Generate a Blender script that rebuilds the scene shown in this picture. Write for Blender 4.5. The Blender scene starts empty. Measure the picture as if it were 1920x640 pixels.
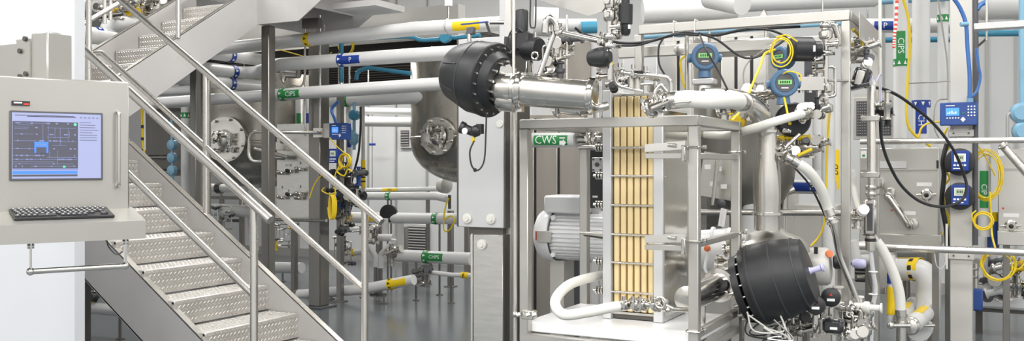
import bpy, math, random
from mathutils import Vector, Matrix
random.seed(7)
PI = math.pi
V = Vector
scene = bpy.context.scene
C = scene.collection

# ------------------------------------------------------------------ camera, world, lights
F = 1750.0; HOR = 308.0; EYE = 1.59
YAW = math.radians(28.0); CS, SN = math.cos(YAW), math.sin(YAW)
cam = bpy.data.objects.new('camera', bpy.data.cameras.new('camera')); C.objects.link(cam)
cam.location = (0, 0, EYE); cam.rotation_euler = (PI/2, 0, YAW)
cam.data.sensor_width = 36.0; cam.data.lens = 36.0*F/1920.0; cam.data.shift_y = -(320.0-HOR)/1920.0
cam.data.clip_end = 200
scene.camera = cam
w = bpy.data.worlds.new('world'); scene.world = w; w.use_nodes = True
wn = w.node_tree; bg = wn.nodes['Background']
tc = wn.nodes.new('ShaderNodeTexCoord'); sp = wn.nodes.new('ShaderNodeSeparateXYZ'); cr = wn.nodes.new('ShaderNodeValToRGB')
nz = wn.nodes.new('ShaderNodeTexNoise'); nz.inputs['Scale'].default_value = 2.2; nz.inputs['Detail'].default_value = 3
mx = wn.nodes.new('ShaderNodeMath'); mx.operation = 'MULTIPLY_ADD'; mx.inputs[1].default_value = 0.9
wn.links.new(tc.outputs['Generated'], sp.inputs[0]); wn.links.new(tc.outputs['Generated'], nz.inputs['Vector'])
wn.links.new(nz.outputs['Fac'], mx.inputs[0]); wn.links.new(sp.outputs['Z'], mx.inputs[2])
wn.links.new(mx.outputs[0], cr.inputs[0]); wn.links.new(cr.outputs['Color'], bg.inputs['Color'])
cr.color_ramp.elements[0].position = 0.0; cr.color_ramp.elements[0].color = (0.24, 0.23, 0.22, 1)
cr.color_ramp.elements[1].position = 0.62; cr.color_ramp.elements[1].color = (1.0, 1.0, 0.99, 1)
bg.inputs['Strength'].default_value = 0.72
def area(name, loc, sx, sy, power, rot=(0, 0, 0), col=(1, 0.985, 0.96)):
    l = bpy.data.lights.new(name, 'AREA'); l.shape = 'RECTANGLE'; l.size = sx; l.size_y = sy; l.energy = power; l.color = col
    o = bpy.data.objects.new(name, l); C.objects.link(o); o.location = loc; o.rotation_euler = rot
    return o
# rows of ceiling light troffers of the hall
for i, (lx, ly) in enumerate([(-6, 2.2), (-2, 2.2), (2, 2.2), (-9, 5.8), (-4.6, 5.9), (-0.6, 5.9), (3.2, 5.9), (-11, 9.6), (-7, 9.8), (-3, 9.8), (1, 9.8), (5, 9.8)]):
    area('overhead_light', (lx, ly, 4.9), 2.6, 0.7, 62 if not (lx > 0 and ly > 5) else 30)
for lx, ly in [(-6, -1.6), (-2, -1.8), (2, -1.6), (5, 1.5)]: area('overhead_light', (lx, ly, 4.9), 2.6, 0.9, 140)  # unseen fill lights, added to brighten the faces turned towards the camera
for lx, ly in [(-9.5, 9.6), (-7.6, 9.4), (-5.8, 9.6), (-4.6, 11.4), (-7.0, 11.4), (-9.2, 11.4)]: area('deck_fill_light', (lx, ly, 2.88), 1.6, .35, 21)  # added fill without fixtures, lifts the dark wall area under the mezzanine
scene.view_settings.view_transform = 'Standard'; scene.view_settings.look = 'None'
scene.view_settings.exposure = 0.80; scene.view_settings.gamma = 1.0; scene.view_settings.use_curve_mapping = False

# ------------------------------------------------------------------ pixel <-> world helpers (place things at their own real depth)
def c2w(X, Y, z): return V((CS*X - SN*Y, SN*X + CS*Y, z))
def K(px, py, Y): return c2w((px-960)*Y/F, Y, EYE-(py-HOR)*Y/F)
def KY(px, py, y): return K(px, py, y/(SN*(px-960)/F + CS))
def KX(px, py, x): return K(px, py, x/(CS*(px-960)/F - SN))
def KZ(px, py, z): return K(px, py, (EYE-z)*F/(py-HOR))
def dep(p): return -SN*p[0] + CS*p[1]
def ux(p): return F/max(dep(p), .1)          # pixels per metre at a point

# ------------------------------------------------------------------ materials
M = {}
def mat(name, col, rough=.5, metal=0.0, bump=0.0, bscale=40, var=0.0, vscale=6, stretch=None, emit=None, estr=1, spec=.5, trans=0, alpha=1, coat=0):
    m = bpy.data.materials.new(name); m.use_nodes = True; nt = m.node_tree; b = nt.nodes['Principled BSDF']
    b.inputs['Base Color'].default_value = (*col, 1); b.inputs['Roughness'].default_value = rough; b.inputs['Metallic'].default_value = metal
    b.inputs['Specular IOR Level'].default_value = spec
    if trans: b.inputs['Transmission Weight'].default_value = trans
    if coat: b.inputs['Coat Weight'].default_value = coat
    if emit: b.inputs['Emission Color'].default_value = (*emit, 1); b.inputs['Emission Strength'].default_value = estr
    tcx = nt.nodes.new('ShaderNodeTexCoord'); mp = nt.nodes.new('ShaderNodeMapping')
    nt.links.new(tcx.outputs['Object'], mp.inputs[0])
    if stretch: mp.inputs['Scale'].default_value = stretch
    if var:
        n = nt.nodes.new('ShaderNodeTexNoise'); n.inputs['Scale'].default_value = vscale; n.inputs['Detail'].default_value = 5
        nt.links.new(mp.outputs[0], n.inputs['Vector'])
        r = nt.nodes.new('ShaderNodeValToRGB'); r.color_ramp.elements[0].position = .3; r.color_ramp.elements[1].position = .7
        r.color_ramp.elements[0].color = (*[c*(1-var) for c in col], 1); r.color_ramp.elements[1].color = (*[min(1, c*(1+var*.6)) for c in col], 1)
        nt.links.new(n.outputs['Fac'], r.inputs[0]); nt.links.new(r.outputs[0], b.inputs['Base Color'])
        mr = nt.nodes.new('ShaderNodeMapRange'); mr.inputs['To Min'].default_value = max(.02, rough-.06); mr.inputs['To Max'].default_value = rough+.08
        nt.links.new(n.outputs['Fac'], mr.inputs['Value']); nt.links.new(mr.outputs[0], b.inputs['Roughness'])
    if bump:
        n2 = nt.nodes.new('ShaderNodeTexNoise'); n2.inputs['Scale'].default_value = bscale; n2.inputs['Detail'].default_value = 4
        nt.links.new(mp.outputs[0], n2.inputs['Vector'])
        bp = nt.nodes.new('ShaderNodeBump'); bp.inputs['Strength'].default_value = bump; bp.inputs['Distance'].default_value = .01
        nt.links.new(n2.outputs['Fac'], bp.inputs['Height']); nt.links.new(bp.outputs[0], b.inputs['Normal'])
    M[name] = m; return m
mat('wall', (.62, .635, .66), .55, bump=.03, bscale=8, var=.03, vscale=1.5)
mat('hall_wall', (.60, .605, .60), .5, bump=.04, bscale=5, var=.04, vscale=1)
mat('floor', (.115, .13, .14), .17, bump=.02, bscale=3, var=.10, vscale=1.2)
mat('ceiling', (.42, .41, .39), .8, var=.06)
mat('steel', (.66, .645, .61), .34, 1, bump=.03, bscale=6, var=.08, vscale=4, stretch=(2, 2, 14))
mat('steel_x', (.68, .66, .63), .3, 1, bump=.03, bscale=6, var=.08, vscale=4, stretch=(1, 14, 14))
mat('terminal_steel', (.43, .42, .39), .38, .7, var=.03, vscale=2)
mat('vessel_steel', (.40, .375, .33), .26, .95, bump=.02, bscale=4, var=.06, vscale=3)
mat('stair_steel', (.60, .585, .575), .45, .25, bump=.0, bscale=10, var=.05, vscale=3)
mat('tread_steel', (.66, .635, .60), .42, .55, var=.03, vscale=8)
mat('panel_steel', (.62, .605, .57), .32, .85, bump=.02, bscale=6, var=.04, vscale=2)
mat('column_steel', (.25, .238, .22), .33, .75, var=.10, vscale=3, stretch=(3, 3, .6))
mat('rail_steel', (.78, .75, .70), .27, 1, var=.05, vscale=4)
mat('polish', (.63, .61, .575), .15, 1, bump=.04, bscale=5, var=.04, vscale=4)
mat('satin', (.60, .58, .54), .25, 1, bump=.03, bscale=5, var=.06, vscale=4)
mat('cart_steel', (.53, .515, .48), .33, .8, var=.07, vscale=5)
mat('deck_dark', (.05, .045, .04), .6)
mat('dark_steel', (.13, .12, .11), .4, .8, var=.1, vscale=4)
mat('pipe_white', (.70, .70, .69), .32, bump=.03, bscale=14, var=.03, vscale=3)
mat('white_gloss', (.94, .945, .95), .22, var=.03, vscale=4)
mat('plate_white', (.61, .61, .61), .35, .3, var=.03, vscale=3)
mat('hose_white', (.74, .73, .68), .38, var=.03, vscale=5)
mat('beige_steel', (.58, .565, .53), .45, .15, var=.04, vscale=2)
mat('black_rubber', (.019, .020, .022), .42, bump=.08, bscale=30, var=.3, vscale=6)
mat('black', (.02, .02, .022), .4)
mat('black_gloss', (.03, .03, .034), .18, coat=.4)
mat('seam_black', (.045, .046, .05), .5)
mat('dark_grey', (.09, .09, .1), .45)
mat('green', (.02, .26, .06), .4)
mat('blue_tag', (.012, .05, .30), .38)
mat('yellow_tag', (.90, .62, .01), .4)
mat('white_ink', (.9, .92, .9), .45)
mat('yellow_cable', (.82, .60, .02), .4)
mat('teal', (.05, .26, .40), .35)
mat('light_blue', (.21, .41, .56), .35)
mat('blue_hose', (.05, .16, .45), .3)
mat('transmitter_blue', (.075, .16, .28), .38, bump=.05, bscale=60)
mat('device_blue', (.03, .08, .30), .35)
mat('lcd', (.35, .42, .30), .3, emit=(.4, .5, .35), estr=.25)
mat('lcd_blue', (.05, .2, .8), .3, emit=(.08, .3, 1), estr=.6)
mat('lcd_green', (.15, .35, .12), .3, emit=(.25, .6, .2), estr=.4)
mat('gasket_tan', (.78, .62, .33), .55, bump=.05, bscale=20, var=.08, vscale=5)
mat('seam_brown', (.22, .12, .05), .6)
mat('red', (.7, .05, .03), .4)
mat('orange', (.85, .22, .08), .4)
mat('lilac', (.55, .54, .78), .25)
mat('vent_grey', (.40, .39, .37), .5, .3)
mat('scr_bg', (.12, .13, .2), .35, emit=(.42, .46, .74), estr=.45)
mat('scr_dark', (.05, .05, .06), .35, emit=(.075, .08, .115), estr=.4)
mat('scr_line', (.1, .1, .2), .35, emit=(.22, .27, .48), estr=.45)
mat('scr_blue', (.04, .12, .5), .3, emit=(.05, .18, .6), estr=.6)
mat('scr_green', (.05, .4, .2), .3, emit=(.15, .6, .35), estr=.5)
mat('tube_clear', (.85, .87, .88), .2, trans=.4)
mat('key_grey', (.05, .05, .055), .4)
mat('lamp_diffuser', (.9, .9, .9), .5, emit=(1, .98, .95), estr=3)
mat('paper', (.85, .85, .83), .6)

# ------------------------------------------------------------------ mesh builder
class MB:
    def __init__(s, m='steel'): s.v = []; s.f = []; s.mi = []; s.slots = [m]; s.cur = 0; s.sm = []
    def mat(s, m):
        if m not in s.slots: s.slots.append(m)
        s.cur = s.slots.index(m); return s
    def add(s, vs, fs, smooth=False):
        b = len(s.v); s.v += [V(p) for p in vs]
        for f in fs: s.f.append([b+i for i in f]); s.mi.append(s.cur); s.sm.append(smooth)
        return s
    def box(s, c, d, R=None, bev=0.0):
        c = V(c); hx, hy, hz = d[0]/2, d[1]/2, d[2]/2
        b = min(bev, hx*.45, hy*.45, hz*.45)
        if b <= 0:
            vs = [V((x*hx, y*hy, z*hz)) for x in (-1, 1) for y in (-1, 1) for z in (-1, 1)]
            fs = [(0, 1, 3, 2), (4, 6, 7, 5), (0, 4, 5, 1), (2, 3, 7, 6), (0, 2, 6, 4), (1, 5, 7, 3)]
        else:   # chamfered box: 24 vertices
            idx = {}; vs = []
            for sx in (-1, 1):
                for sy in (-1, 1):
                    for sz in (-1, 1):
                        for a in range(3):
                            p = [sx*(hx-b), sy*(hy-b), sz*(hz-b)]; p[a] = (sx*hx, sy*hy, sz*hz)[a]
                            idx[(sx, sy, sz, a)] = len(vs); vs.append(V(p))
            fs = []
            def q(*k): fs.append(tuple(idx[i] for i in k))
            for t in (-1, 1):
                q((t, -1, -1, 0), (t, 1, -1, 0), (t, 1, 1, 0), (t, -1, 1, 0))
                q((-1, t, -1, 1), (1, t, -1, 1), (1, t, 1, 1), (-1, t, 1, 1))
                q((-1, -1, t, 2), (1, -1, t, 2), (1, 1, t, 2), (-1, 1, t, 2))
            for i in (-1, 1):
                for j in (-1, 1):
                    q((-1, i, j, 1), (1, i, j, 1), (1, i, j, 2), (-1, i, j, 2))
                    q((i, -1, j, 0), (i, 1, j, 0), (i, 1, j, 2), (i, -1, j, 2))
                    q((i, j, -1, 0), (i, j, 1, 0), (i, j, 1, 1), (i, j, -1, 1))
                    for k in (-1, 1): q((i, j, k, 0), (i, j, k, 1), (i, j, k, 2))
        if R is not None: vs = [R @ p for p in vs]
        return s.add([p+c for p in vs], fs)
    def bb(s, x0, x1, y0, y1, z0, z1, bev=0.0): return s.box(((x0+x1)/2, (y0+y1)/2, (z0+z1)/2), (abs(x1-x0), abs(y1-y0), abs(z1-z0)), None, bev)
    def frame(s, ax):
        ax = V(ax).normalized(); h = V((0, 0, 1)) if abs(ax.z) < .92 else V((1, 0, 0))
        u = ax.cross(h).normalized(); return u, u.cross(ax).normalized(), ax
    def cyl(s, p0, p1, r0, r1=None, n=16, caps=True):
        p0, p1 = V(p0), V(p1); r1 = r0 if r1 is None else r1
        return s.lathe(p0, p1-p0, [(0, r0), ((p1-p0).length, r1)], n, caps)
    def lathe(s, p, ax, prof, n=20, caps=True, sm=True):
        p = V(p); u, w_, a = s.frame(ax); vs = []; fs = []
        for (h, r) in prof:
            for i in range(n):
                t = 2*PI*i/n; vs.append(p + a*h + (u*math.cos(t)+w_*math.sin(t))*r)
        for j in range(len(prof)-1):
            for i in range(n):
                k = (i+1) % n; fs.append((j*n+i, (j+1)*n+i, (j+1)*n+k, j*n+k))
        s.add(vs, fs, sm)
        if caps:
            s.add([vs[i] for i in range(n)], [tuple(range(n))])
            s.add([vs[(len(prof)-1)*n+i] for i in range(n)], [tuple(reversed(range(n)))])
        return s
    def tube(s, pts, r, n=10, caps=True, closed=False):
        pts = [V(p) for p in pts]; m = len(pts)
        rs = r if isinstance(r, (list, tuple)) else [r]*m
        tans = []
        for i in range(m):
            if closed: t = pts[(i+1) % m]-pts[i-1]
            else: t = pts[min(i+1, m-1)]-pts[max(i-1, 0)]
            tans.append(t.normalized() if t.length > 1e-9 else V((0, 0, 1)))
        u = s.frame(tans[0])[0]; vs = []; fs = []
        for i in range(m):
            t = tans[i]; u = (u - t*u.dot(t)); u = u.normalized() if u.length > 1e-6 else s.frame(t)[0]; w_ = t.cross(u)
            for j in range(n):
                a = 2*PI*j/n; vs.append(pts[i]+(u*math.cos(a)+w_*math.sin(a))*rs[i])
        L = m if closed else m-1
        for i in range(L):
            for j in range(n):
                k = (j+1) % n; i2 = (i+1) % m
                fs.append((i*n+j, i*n+k, i2*n+k, i2*n+j))
        s.add(vs, fs, True)
        if caps and not closed:
            s.add(vs[:n], [tuple(reversed(range(n)))]); s.add(vs[-n:], [tuple(range(n))])
        return s
    def ball(s, c, r, n=14, m=9, sc=(1, 1, 1)):
        c = V(c); vs = []; fs = []
        for i in range(m+1):
            a = PI*i/m
            for j in range(n):
                b = 2*PI*j/n; vs.append(c+V((r*sc[0]*math.sin(a)*math.cos(b), r*sc[1]*math.sin(a)*math.sin(b), r*sc[2]*math.cos(a))))
        for i in range(m):
            for j in range(n):
                k = (j+1) % n; fs.append((i*n+j, (i+1)*n+j, (i+1)*n+k, i*n+k))
        return s.add(vs, fs, True)
    def torus(s, c, ax, R, r, n=24, m=8):
        u, w_, a = s.frame(ax); c = V(c)
        return s.tube([c+(u*math.cos(2*PI*i/n)+w_*math.sin(2*PI*i/n))*R for i in range(n)], r, m, closed=True)
    def prism(s, poly, d):     # poly: list of 3-D points (planar), extruded by vector d
        poly = [V(p) for p in poly]; n = len(poly); d = V(d)
        fs = [tuple(range(n)), tuple(range(2*n-1, n-1, -1))]+[(i, i+n, (i+1) % n+n, (i+1) % n) for i in range(n)]
        return s.add(poly+[p+d for p in poly], fs)
    def bar(s, p0, p1, wd, ht, up=(0, 0, 1)):
        p0, p1 = V(p0), V(p1); a = (p1-p0); L = a.length; a.normalize(); up = V(up); side = a.cross(up).normalized(); up = side.cross(a)
        R = Matrix((side, a, up)).transposed(); return s.box((p0+p1)/2, (wd, L, ht), R)
    def build(s, name, parent=None, m=None):
        o_off = V((0, 0, 0)); R = None
        if parent is not None:
            q = parent; 
            while q is not None: o_off = o_off + q.location; q = q.parent
        else:
            xs = [p.x for p in s.v]; ys = [p.y for p in s.v]; zs = [p.z for p in s.v]
            o_off = V(((min(xs)+max(xs))/2, (min(ys)+max(ys))/2, min(zs)))
        me = bpy.data.meshes.new(name); me.from_pydata([p-o_off for p in s.v], [], s.f)
        for mm in s.slots: me.materials.append(M[mm])
        me.polygons.foreach_set('material_index', s.mi); me.polygons.foreach_set('use_smooth', s.sm)
        me.update()
        import bmesh
        bm = bmesh.new(); bm.from_mesh(me); bmesh.ops.remove_doubles(bm, verts=bm.verts, dist=1e-6) if len(s.v) < 4000 else None
        bmesh.ops.recalc_face_normals(bm, faces=bm.faces); bm.to_mesh(me); bm.free()
        try: me.set_sharp_from_angle(angle=math.radians(38))
        except Exception: pass
        o = bpy.data.objects.new(name, me); C.objects.link(o)
        if parent is not None: o.parent = parent
        else: o.location = o_off
        return o
def tag(o, label, cat, group=None, kind=None):
    if label: o['label'] = label
    if cat: o['category'] = cat
    if group: o['group'] = group
    if kind: o['kind'] = kind
    return o
def thing(name, label, cat, loc=(0, 0, 0), rz=0, group=None):
    o = bpy.data.objects.new(name, None); C.objects.link(o); o.empty_display_size = .05
    o.location = loc; o.rotation_euler = (0, 0, rz); return tag(o, label, cat, group)
def struct(name, mb): o = mb.build(name); o['kind'] = 'structure'; return o
def kids(o): return [c for c in list(C.objects) if c.parent == o]
def copy_tree(o, parent=None, ks=None):
    if ks is None:
        ks = {}
        for c in C.objects:
            if c.parent: ks.setdefault(c.parent.name, []).append(c)
    c = o.copy(); C.objects.link(c)
    if parent: c.parent = parent
    for ch in ks.get(o.name, []): copy_tree(ch, c, ks)
    return c
def fillet(pts, R, n=6):
    pts = [V(p) for p in pts]; out = [pts[0]]
    for i in range(1, len(pts)-1):
        a, b, c = pts[i-1], pts[i], pts[i+1]; d1 = (a-b); d2 = (c-b); l1, l2 = d1.length, d2.length
        d1.normalize(); d2.normalize(); ang = d1.angle(d2)
        if ang > 3.1 or ang < .05: out.append(b); continue
        t = min(R/math.tan(ang/2), l1*.49, l2*.49)
        p0, p1 = b+d1*t, b+d2*t
        for k in range(n+1):
            s_ = k/n; out.append(p0*(1-s_)**2+b*2*s_*(1-s_)+p1*s_**2)
    out.append(pts[-1]); return out
def smooth(pts, n=8):
    pts = [V(p) for p in pts]; P = [pts[0]*2-pts[1]]+pts+[pts[-1]*2-pts[-2]]; out = []
    for i in range(1, len(P)-2):
        for k in range(n):
            t = k/n; a, b, c, d = P[i-1:i+3]
            out.append(.5*((2*b)+(c-a)*t+(2*a-5*b+4*c-d)*t*t+(3*b-a-3*c+d)*t**3))
    out.append(pts[-1]); return out
_tc = {}
def text_geo(s, size):
    if (s, size) in _tc: return _tc[(s, size)]
    cu = bpy.data.curves.new('t', 'FONT'); cu.body = s; cu.size = size; cu.align_x = 'CENTER'; cu.align_y = 'CENTER'; cu.resolution_u = 2
    o = bpy.data.objects.new('t', cu); C.objects.link(o)
    dg = bpy.context.evaluated_depsgraph_get(); me = bpy.data.meshes.new_from_object(o.evaluated_get(dg))
    import bmesh
    bm = bmesh.new(); bm.from_mesh(me); hh = max([abs(v.co.y) for v in bm.verts]+[.001])
    for k in range(-5, 6):
        bmesh.ops.bisect_plane(bm, geom=bm.verts[:]+bm.edges[:]+bm.faces[:], plane_co=(0, hh*k/6.0, 0), plane_no=(0, 1, 0))
    bm.verts.index_update(); r = ([v.co.copy() for v in bm.verts], [tuple(v.index for v in f.verts) for f in bm.faces]); bm.free()
    bpy.data.objects.remove(o); bpy.data.curves.remove(cu); bpy.data.meshes.remove(me)
    _tc[(s, size)] = r; return r
def put_text(mb, s, size, o, ex, ey, lift=.001):     # flat lettering into a mesh builder
    vs, fs = text_geo(s, size); ex = V(ex).normalized(); ey = V(ey).normalized(); nrm = ex.cross(ey)
    mb.add([V(o)+ex*v.x+ey*v.y+nrm*lift for v in vs], fs)
def wrap_text(mb, s, size, c, ax, r, mid):           # lettering bent round a pipe; mid = direction of its middle
    vs, fs = text_geo(s, size); ax = V(ax).normalized(); mid = V(mid); mid = (mid-ax*mid.dot(ax)).normalized(); up = mid.cross(ax).normalized()
    out = []
    for v in vs:
        a = v.y/r; out.append(V(c)+ax*v.x+(mid*math.cos(a)+up*math.sin(a))*(r+.0015))
    mb.add(out, fs)
def sleeve(mb, c, ax, r, L, a0=0, a1=2*PI, mid=None, n=16):   # patch of a tube's surface
    ax = V(ax).normalized(); mid = V(mid) if mid is not None else V((0, 0, 1)); mid = (mid-ax*mid.dot(ax)).normalized(); up = mid.cross(ax).normalized()
    vs = []; fs = []
    for i in range(n+1):
        a = a0+(a1-a0)*i/n; d = mid*math.cos(a)+up*math.sin(a)
        vs += [V(c)-ax*L/2+d*r, V(c)+ax*L/2+d*r, V(c)-ax*L/2+d*(r-.003), V(c)+ax*L/2+d*(r-.003)]
    for i in range(n):
        b = 4*i; fs += [(b, b+1, b+5, b+4), (b+2, b+6, b+7, b+3), (b, b+4, b+6, b+2), (b+1, b+3, b+7, b+5)]
    mb.add(vs, fs, True)

# ------------------------------------------------------------------ the hall
struct('floor', MB('floor').bb(-17, 9, -3, 12.7, -.12, 0))
b = MB('hall_wall').bb(-17, 9, 12.5, 12.7, 0, 5.2)
struct('wall_back', b)
b = MB('ceiling').bb(-17, 9, -1, 12.7, 5.05, 5.2)
for xx in range(-16, 9, 2): b.bb(xx-.05, xx+.05, 0, 12.5, 4.95, 5.05)
struct('ceiling', b)
struct('wall_far_left', MB('hall_wall').bb(-17.2, -17, -3, 12.7, 0, 5.2))
struct('baseboard_back', MB('vent_grey').bb(-17, 9, 12.46, 12.5, 0, .14))
# seams and panels of the back wall
for i, px in enumerate([560, 690, 742, 800, 1655, 1850, 1905]):
    x = KY(px, 300, 12.48).x
    struct('trim_%d' % (i+1), MB('vent_grey').bb(x-.012, x+.012, 12.47, 12.5, .14, 5.05))
# white partition wall at left
p = KY(140, 308, 3.2)
struct('wall_left', MB('wall').bb(-8.5, p.x, 3.2, 3.26, 0, 5.05))

# ------------------------------------------------------------------ stairs
RUN, RISE = .27, .18
YF, YN = 5.10, 4.23
def nose(k): return -4.68-(k-4)*RUN
def lozenges(mb, o, ex, ey, nrm, L, H, pitch=.034):
    o, ex, ey, nrm = V(o), V(ex), V(ey), V(nrm); nx = int(L/pitch); ny = int(H/(pitch*.62)); a, bq, h = .0150, .0056, .0034
    for j in range(ny):
        for i in range(nx):
            c = o+ex*((i+.5+(.5 if j % 2 else 0))*L/(nx+.5))+ey*((j+.5)*H/ny)
            sg = 1 if (j % 2) else -1
            d1 = (ex*.80+ey*.6*sg); d2 = (ey*.80-ex*.6*sg)
            vs = [c-d1*a, c-d2*bq, c+d1*a, c+d2*bq, c-d1*a*.55+nrm*h, c+d1*a*.55+nrm*h]
            mb.add(vs, [(0, 1, 5, 4), (1, 2, 5), (2, 3, 4, 5), (3, 0, 4)])
st = thing('staircase', 'lower stainless flight of diamond plate stairs with tube handrails, descending to the floor', 'staircase', (nose(4), (YF+YN)/2, 0))
for k in range(1, 13):
    x = nose(k); z = RISE*k
    b = MB('tread_steel')
    b.bb(x-RUN-.03, x, YN, YF, z-.03, z, .006); b.bb(x-.022, x-.004, YN, YF, z-RISE+.012, z-.01)
    lozenges(b, (x, YN+.01, z-RISE+.014), (0, 1, 0), (0, 0, 1), (1, 0, 0), YF-YN-.02, RISE-.022)
    lozenges(b, (x-.008, YN+.01, z), (0, 1, 0), (-1, 0, 0), (0, 0, 1), YF-YN-.02, RUN-.01)
    b.build('tread', st)
def stringer(x_lo, x_hi, y, th, top, bot, name='stringer', flange=.045, fy=1):
    # sloping plate that climbs towards -x, cut at the floor
    def zt(x): return RISE*4+(nose(4)-x)/RUN*RISE+top
    def zb(x): return RISE*4+(nose(4)-x)/RUN*RISE+bot
    xb = nose(4)+(RISE*4+bot)/(RISE/RUN)
    xt = nose(4)+(RISE*4+top)/(RISE/RUN)
    poly = [(x_hi, y, zb(x_hi)), (xb, y, 0), (xt, y, 0), (x_hi, y, zt(x_hi))]
    b = MB('stair_steel').prism(poly, (0, th, 0))
    b.mat('rail_steel').bar((xt, y+th/2+fy*flange/2-fy*th/2, 0.0), (x_hi, y+th/2+fy*flange/2-fy*th/2, zt(x_hi)), flange, .012)
    b.mat('stair_steel').bar((xb, y+th/2+fy*flange/2-fy*th/2, 0.006), (x_hi, y+th/2+fy*flange/2-fy*th/2, zb(x_hi)), flange, .012)
    b.build(name, st)
stringer(0, -6.84, YF, .012, .06, -.38, fy=1)
stringer(0, -6.6, YN-.012, .012, -.055, -.47, fy=1)
def zn(x): return RISE*4+(nose(4)-x)/RUN*RISE
RR = .024
yr = YF+.03
b = MB('rail_steel').tube(fillet([(-3.72, yr, zn(-3.72)+1.12), (-6.75, yr, zn(-6.75)+1.12)], .05), RR+.003, 14); b.build('handrail', st)
b = MB('rail_steel').tube(fillet([(-3.86, yr, zn(-3.86)+.56), (-6.5, yr, zn(-6.5)+.56), (-6.66, yr, zn(-6.5)+.56)], .03), RR-.002, 14); b.build('middle_rail', st)
for x in (-3.86, -5.34, -6.66):
    b = MB('rail_steel').tube([(x, yr, max(0, zn(x)+.03)), (x, yr, zn(x)+1.11)], RR, 14)
    if x == -3.86: b.cyl((x, yr, 0), (x, yr, .012), .06)
    b.build('post', st)
yr = YN-.04
b = MB('rail_steel').tube(fillet([(-3.84, yr, zn(-3.84)+1.10), (-6.6, yr, zn(-6.6)+1.10)], .05), RR+.004, 14); b.build('handrail', st)
MB('rail_steel').tube([(-3.97, yr, zn(-3.97)+.56), (-6.6, yr, zn(-6.6)+.56)], RR-.002, 14).build('middle_rail', st)
for x in (-3.97, -6.3):
    b = MB('rail_steel').tube([(x, yr, max(0, zn(x)-.3)), (x, yr, zn(x)+1.09)], RR, 14); b.build('post', st)
# landing 1
t = thing('stair_landing', 'stainless stair landing at the head of the lower flight, mostly hidden by the wall', 'landing', (-7.35, 4.8, 2.1))
b = MB('tread_steel').bb(-7.75, -6.86, 4.2, 5.45, 2.13, 2.16); b.build('deck', t)
MB('stair_steel').bb(-7.8, -6.86, 4.17, 4.2, 1.84, 2.18).build('edge_beam', t)
MB('stair_steel').bb(-7.78, -7.75, 4.2, 5.45, 1.84, 2.18).build('edge_beam', t)
# upper flight, climbing away from the camera
u2 = thing('staircase', 'upper stainless flight of diamond plate stairs rising away behind the lower one', 'staircase', (-7.27, 6.2, 1.6))
R2 = .282
for k in range(6):
    y = 5.664+R2*k; z = 2.34+.18*k
    b = MB('tread_steel'); b.bb(-7.70, -6.86, y, y+R2+.03, z-.03, z, .006); b.bb(-7.70, -6.86, y+.004, y+.022, z-.175, z-.01)
    lozenges(b, (-7.69, y, z-.172), (1, 0, 0), (0, 0, 1), (0, -1, 0), .82, .16)
    b.build('tread', u2)
for x, fx in ((-6.84, 1), (-7.71, -1)):
    t0, t1 = .0, 2.17
    if x < -7: top, bot = 2.11, 1.70
    else: top, bot = 2.06, 1.64
    poly = [(x, 5.1+t0, bot+.638*t0), (x, 5.1+t1, bot+.638*t1), (x, 5.1+t1, top+.638*t1), (x, 5.1+t0, top+.638*t0)]
    b = MB('stair_steel').prism(poly, (-.012, 0, 0)); b.mat('rail_steel').bar((x-.02, 5.1+t0, top+.638*t0), (x-.02, 5.1+t1, top+.638*t1), .04, .012, up=(0, 0, 1))
    b.build('stringer', u2)
xr = -6.84
MB('rail_steel').tube([(xr, 5.14, 2.07+.638*.04+.62), (xr, 7.25, 2.07+.638*2.15+.62)], RR-.003, 12).build('middle_rail', u2)
MB('rail_steel').tube([(xr, 5.14, 2.07+1.14), (xr, 7.25, 2.07+.638*2.15+1.14)], RR, 12).build('handrail', u2)
for yy in (KX(334, 60, xr).y, 7.2): MB('rail_steel').tube([(xr, yy, 2.05+.638*(yy-5.1)), (xr, yy, 2.07+.638*(yy-5.1)+1.14)], RR-.002, 12).build('post', u2)
for px in (196, 207):
    q = KX(px, 60, -7.71); MB('rail_steel').tube([(q.x, q.y, 2.3+.638*(q.y-5.1)), (q.x, q.y, 3.6)], RR-.004, 12).build('post', u2)
q0, q1 = KX(140, 16, -7.71), KX(172, -2, -7.71); MB('rail_steel').tube([q0, q1], RR-.004, 12).build('handrail', u2)
# landing 2 with its fascia and the third flight
l2 = thing('stair_landing', 'stainless stair landing with pale fascia at the top of the picture, carried by a column', 'landing', (-6.8, 7.7, 3.0))
MB('stair_steel').bb(-6.84, -6.29, 7.262, 7.274, 3.03, 3.5).build('fascia', l2)
MB('stair_steel').bb(-7.7, -6.29, 7.28, 8.2, 3.38, 3.42).build('deck', l2)
MB('stair_steel').bb(-6.84, -6.828, 7.28, 8.2, 3.03, 3.4).build('edge_beam', l2)
b = MB('stair_steel').bb(-7.0, -6.29, 8.19, 8.2, 3.03, 3.4); b.bb(-6.3, -6.29, 7.28, 8.19, 3.2, 3.38); b.build('edge_beam', l2)
u3 = thing('staircase', 'third stainless flight seen from below, climbing to the right over the white pipes', 'staircase', (-5.2, 7.7, 3.0))
for y in (7.262, 8.15):
    L = 2.2; poly = [(-6.29, y, 3.03), (-6.29+L, y, 3.03+.638*L), (-6.29+L, y, 3.45+.638*L), (-6.29, y, 3.45)]
    MB('stair_steel').prism(poly, (0, .012, 0)).build('stringer', u3)
for k in range(7):
    x = -6.29+.28*k; z = 3.6+.18*k
    b = MB('tread_steel').bb(x, x+.31, 7.28, 8.15, z-.03, z); b.bb(x, x+.012, 7.28, 8.15, z-.17, z-.03); b.build('tread', u3)
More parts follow.
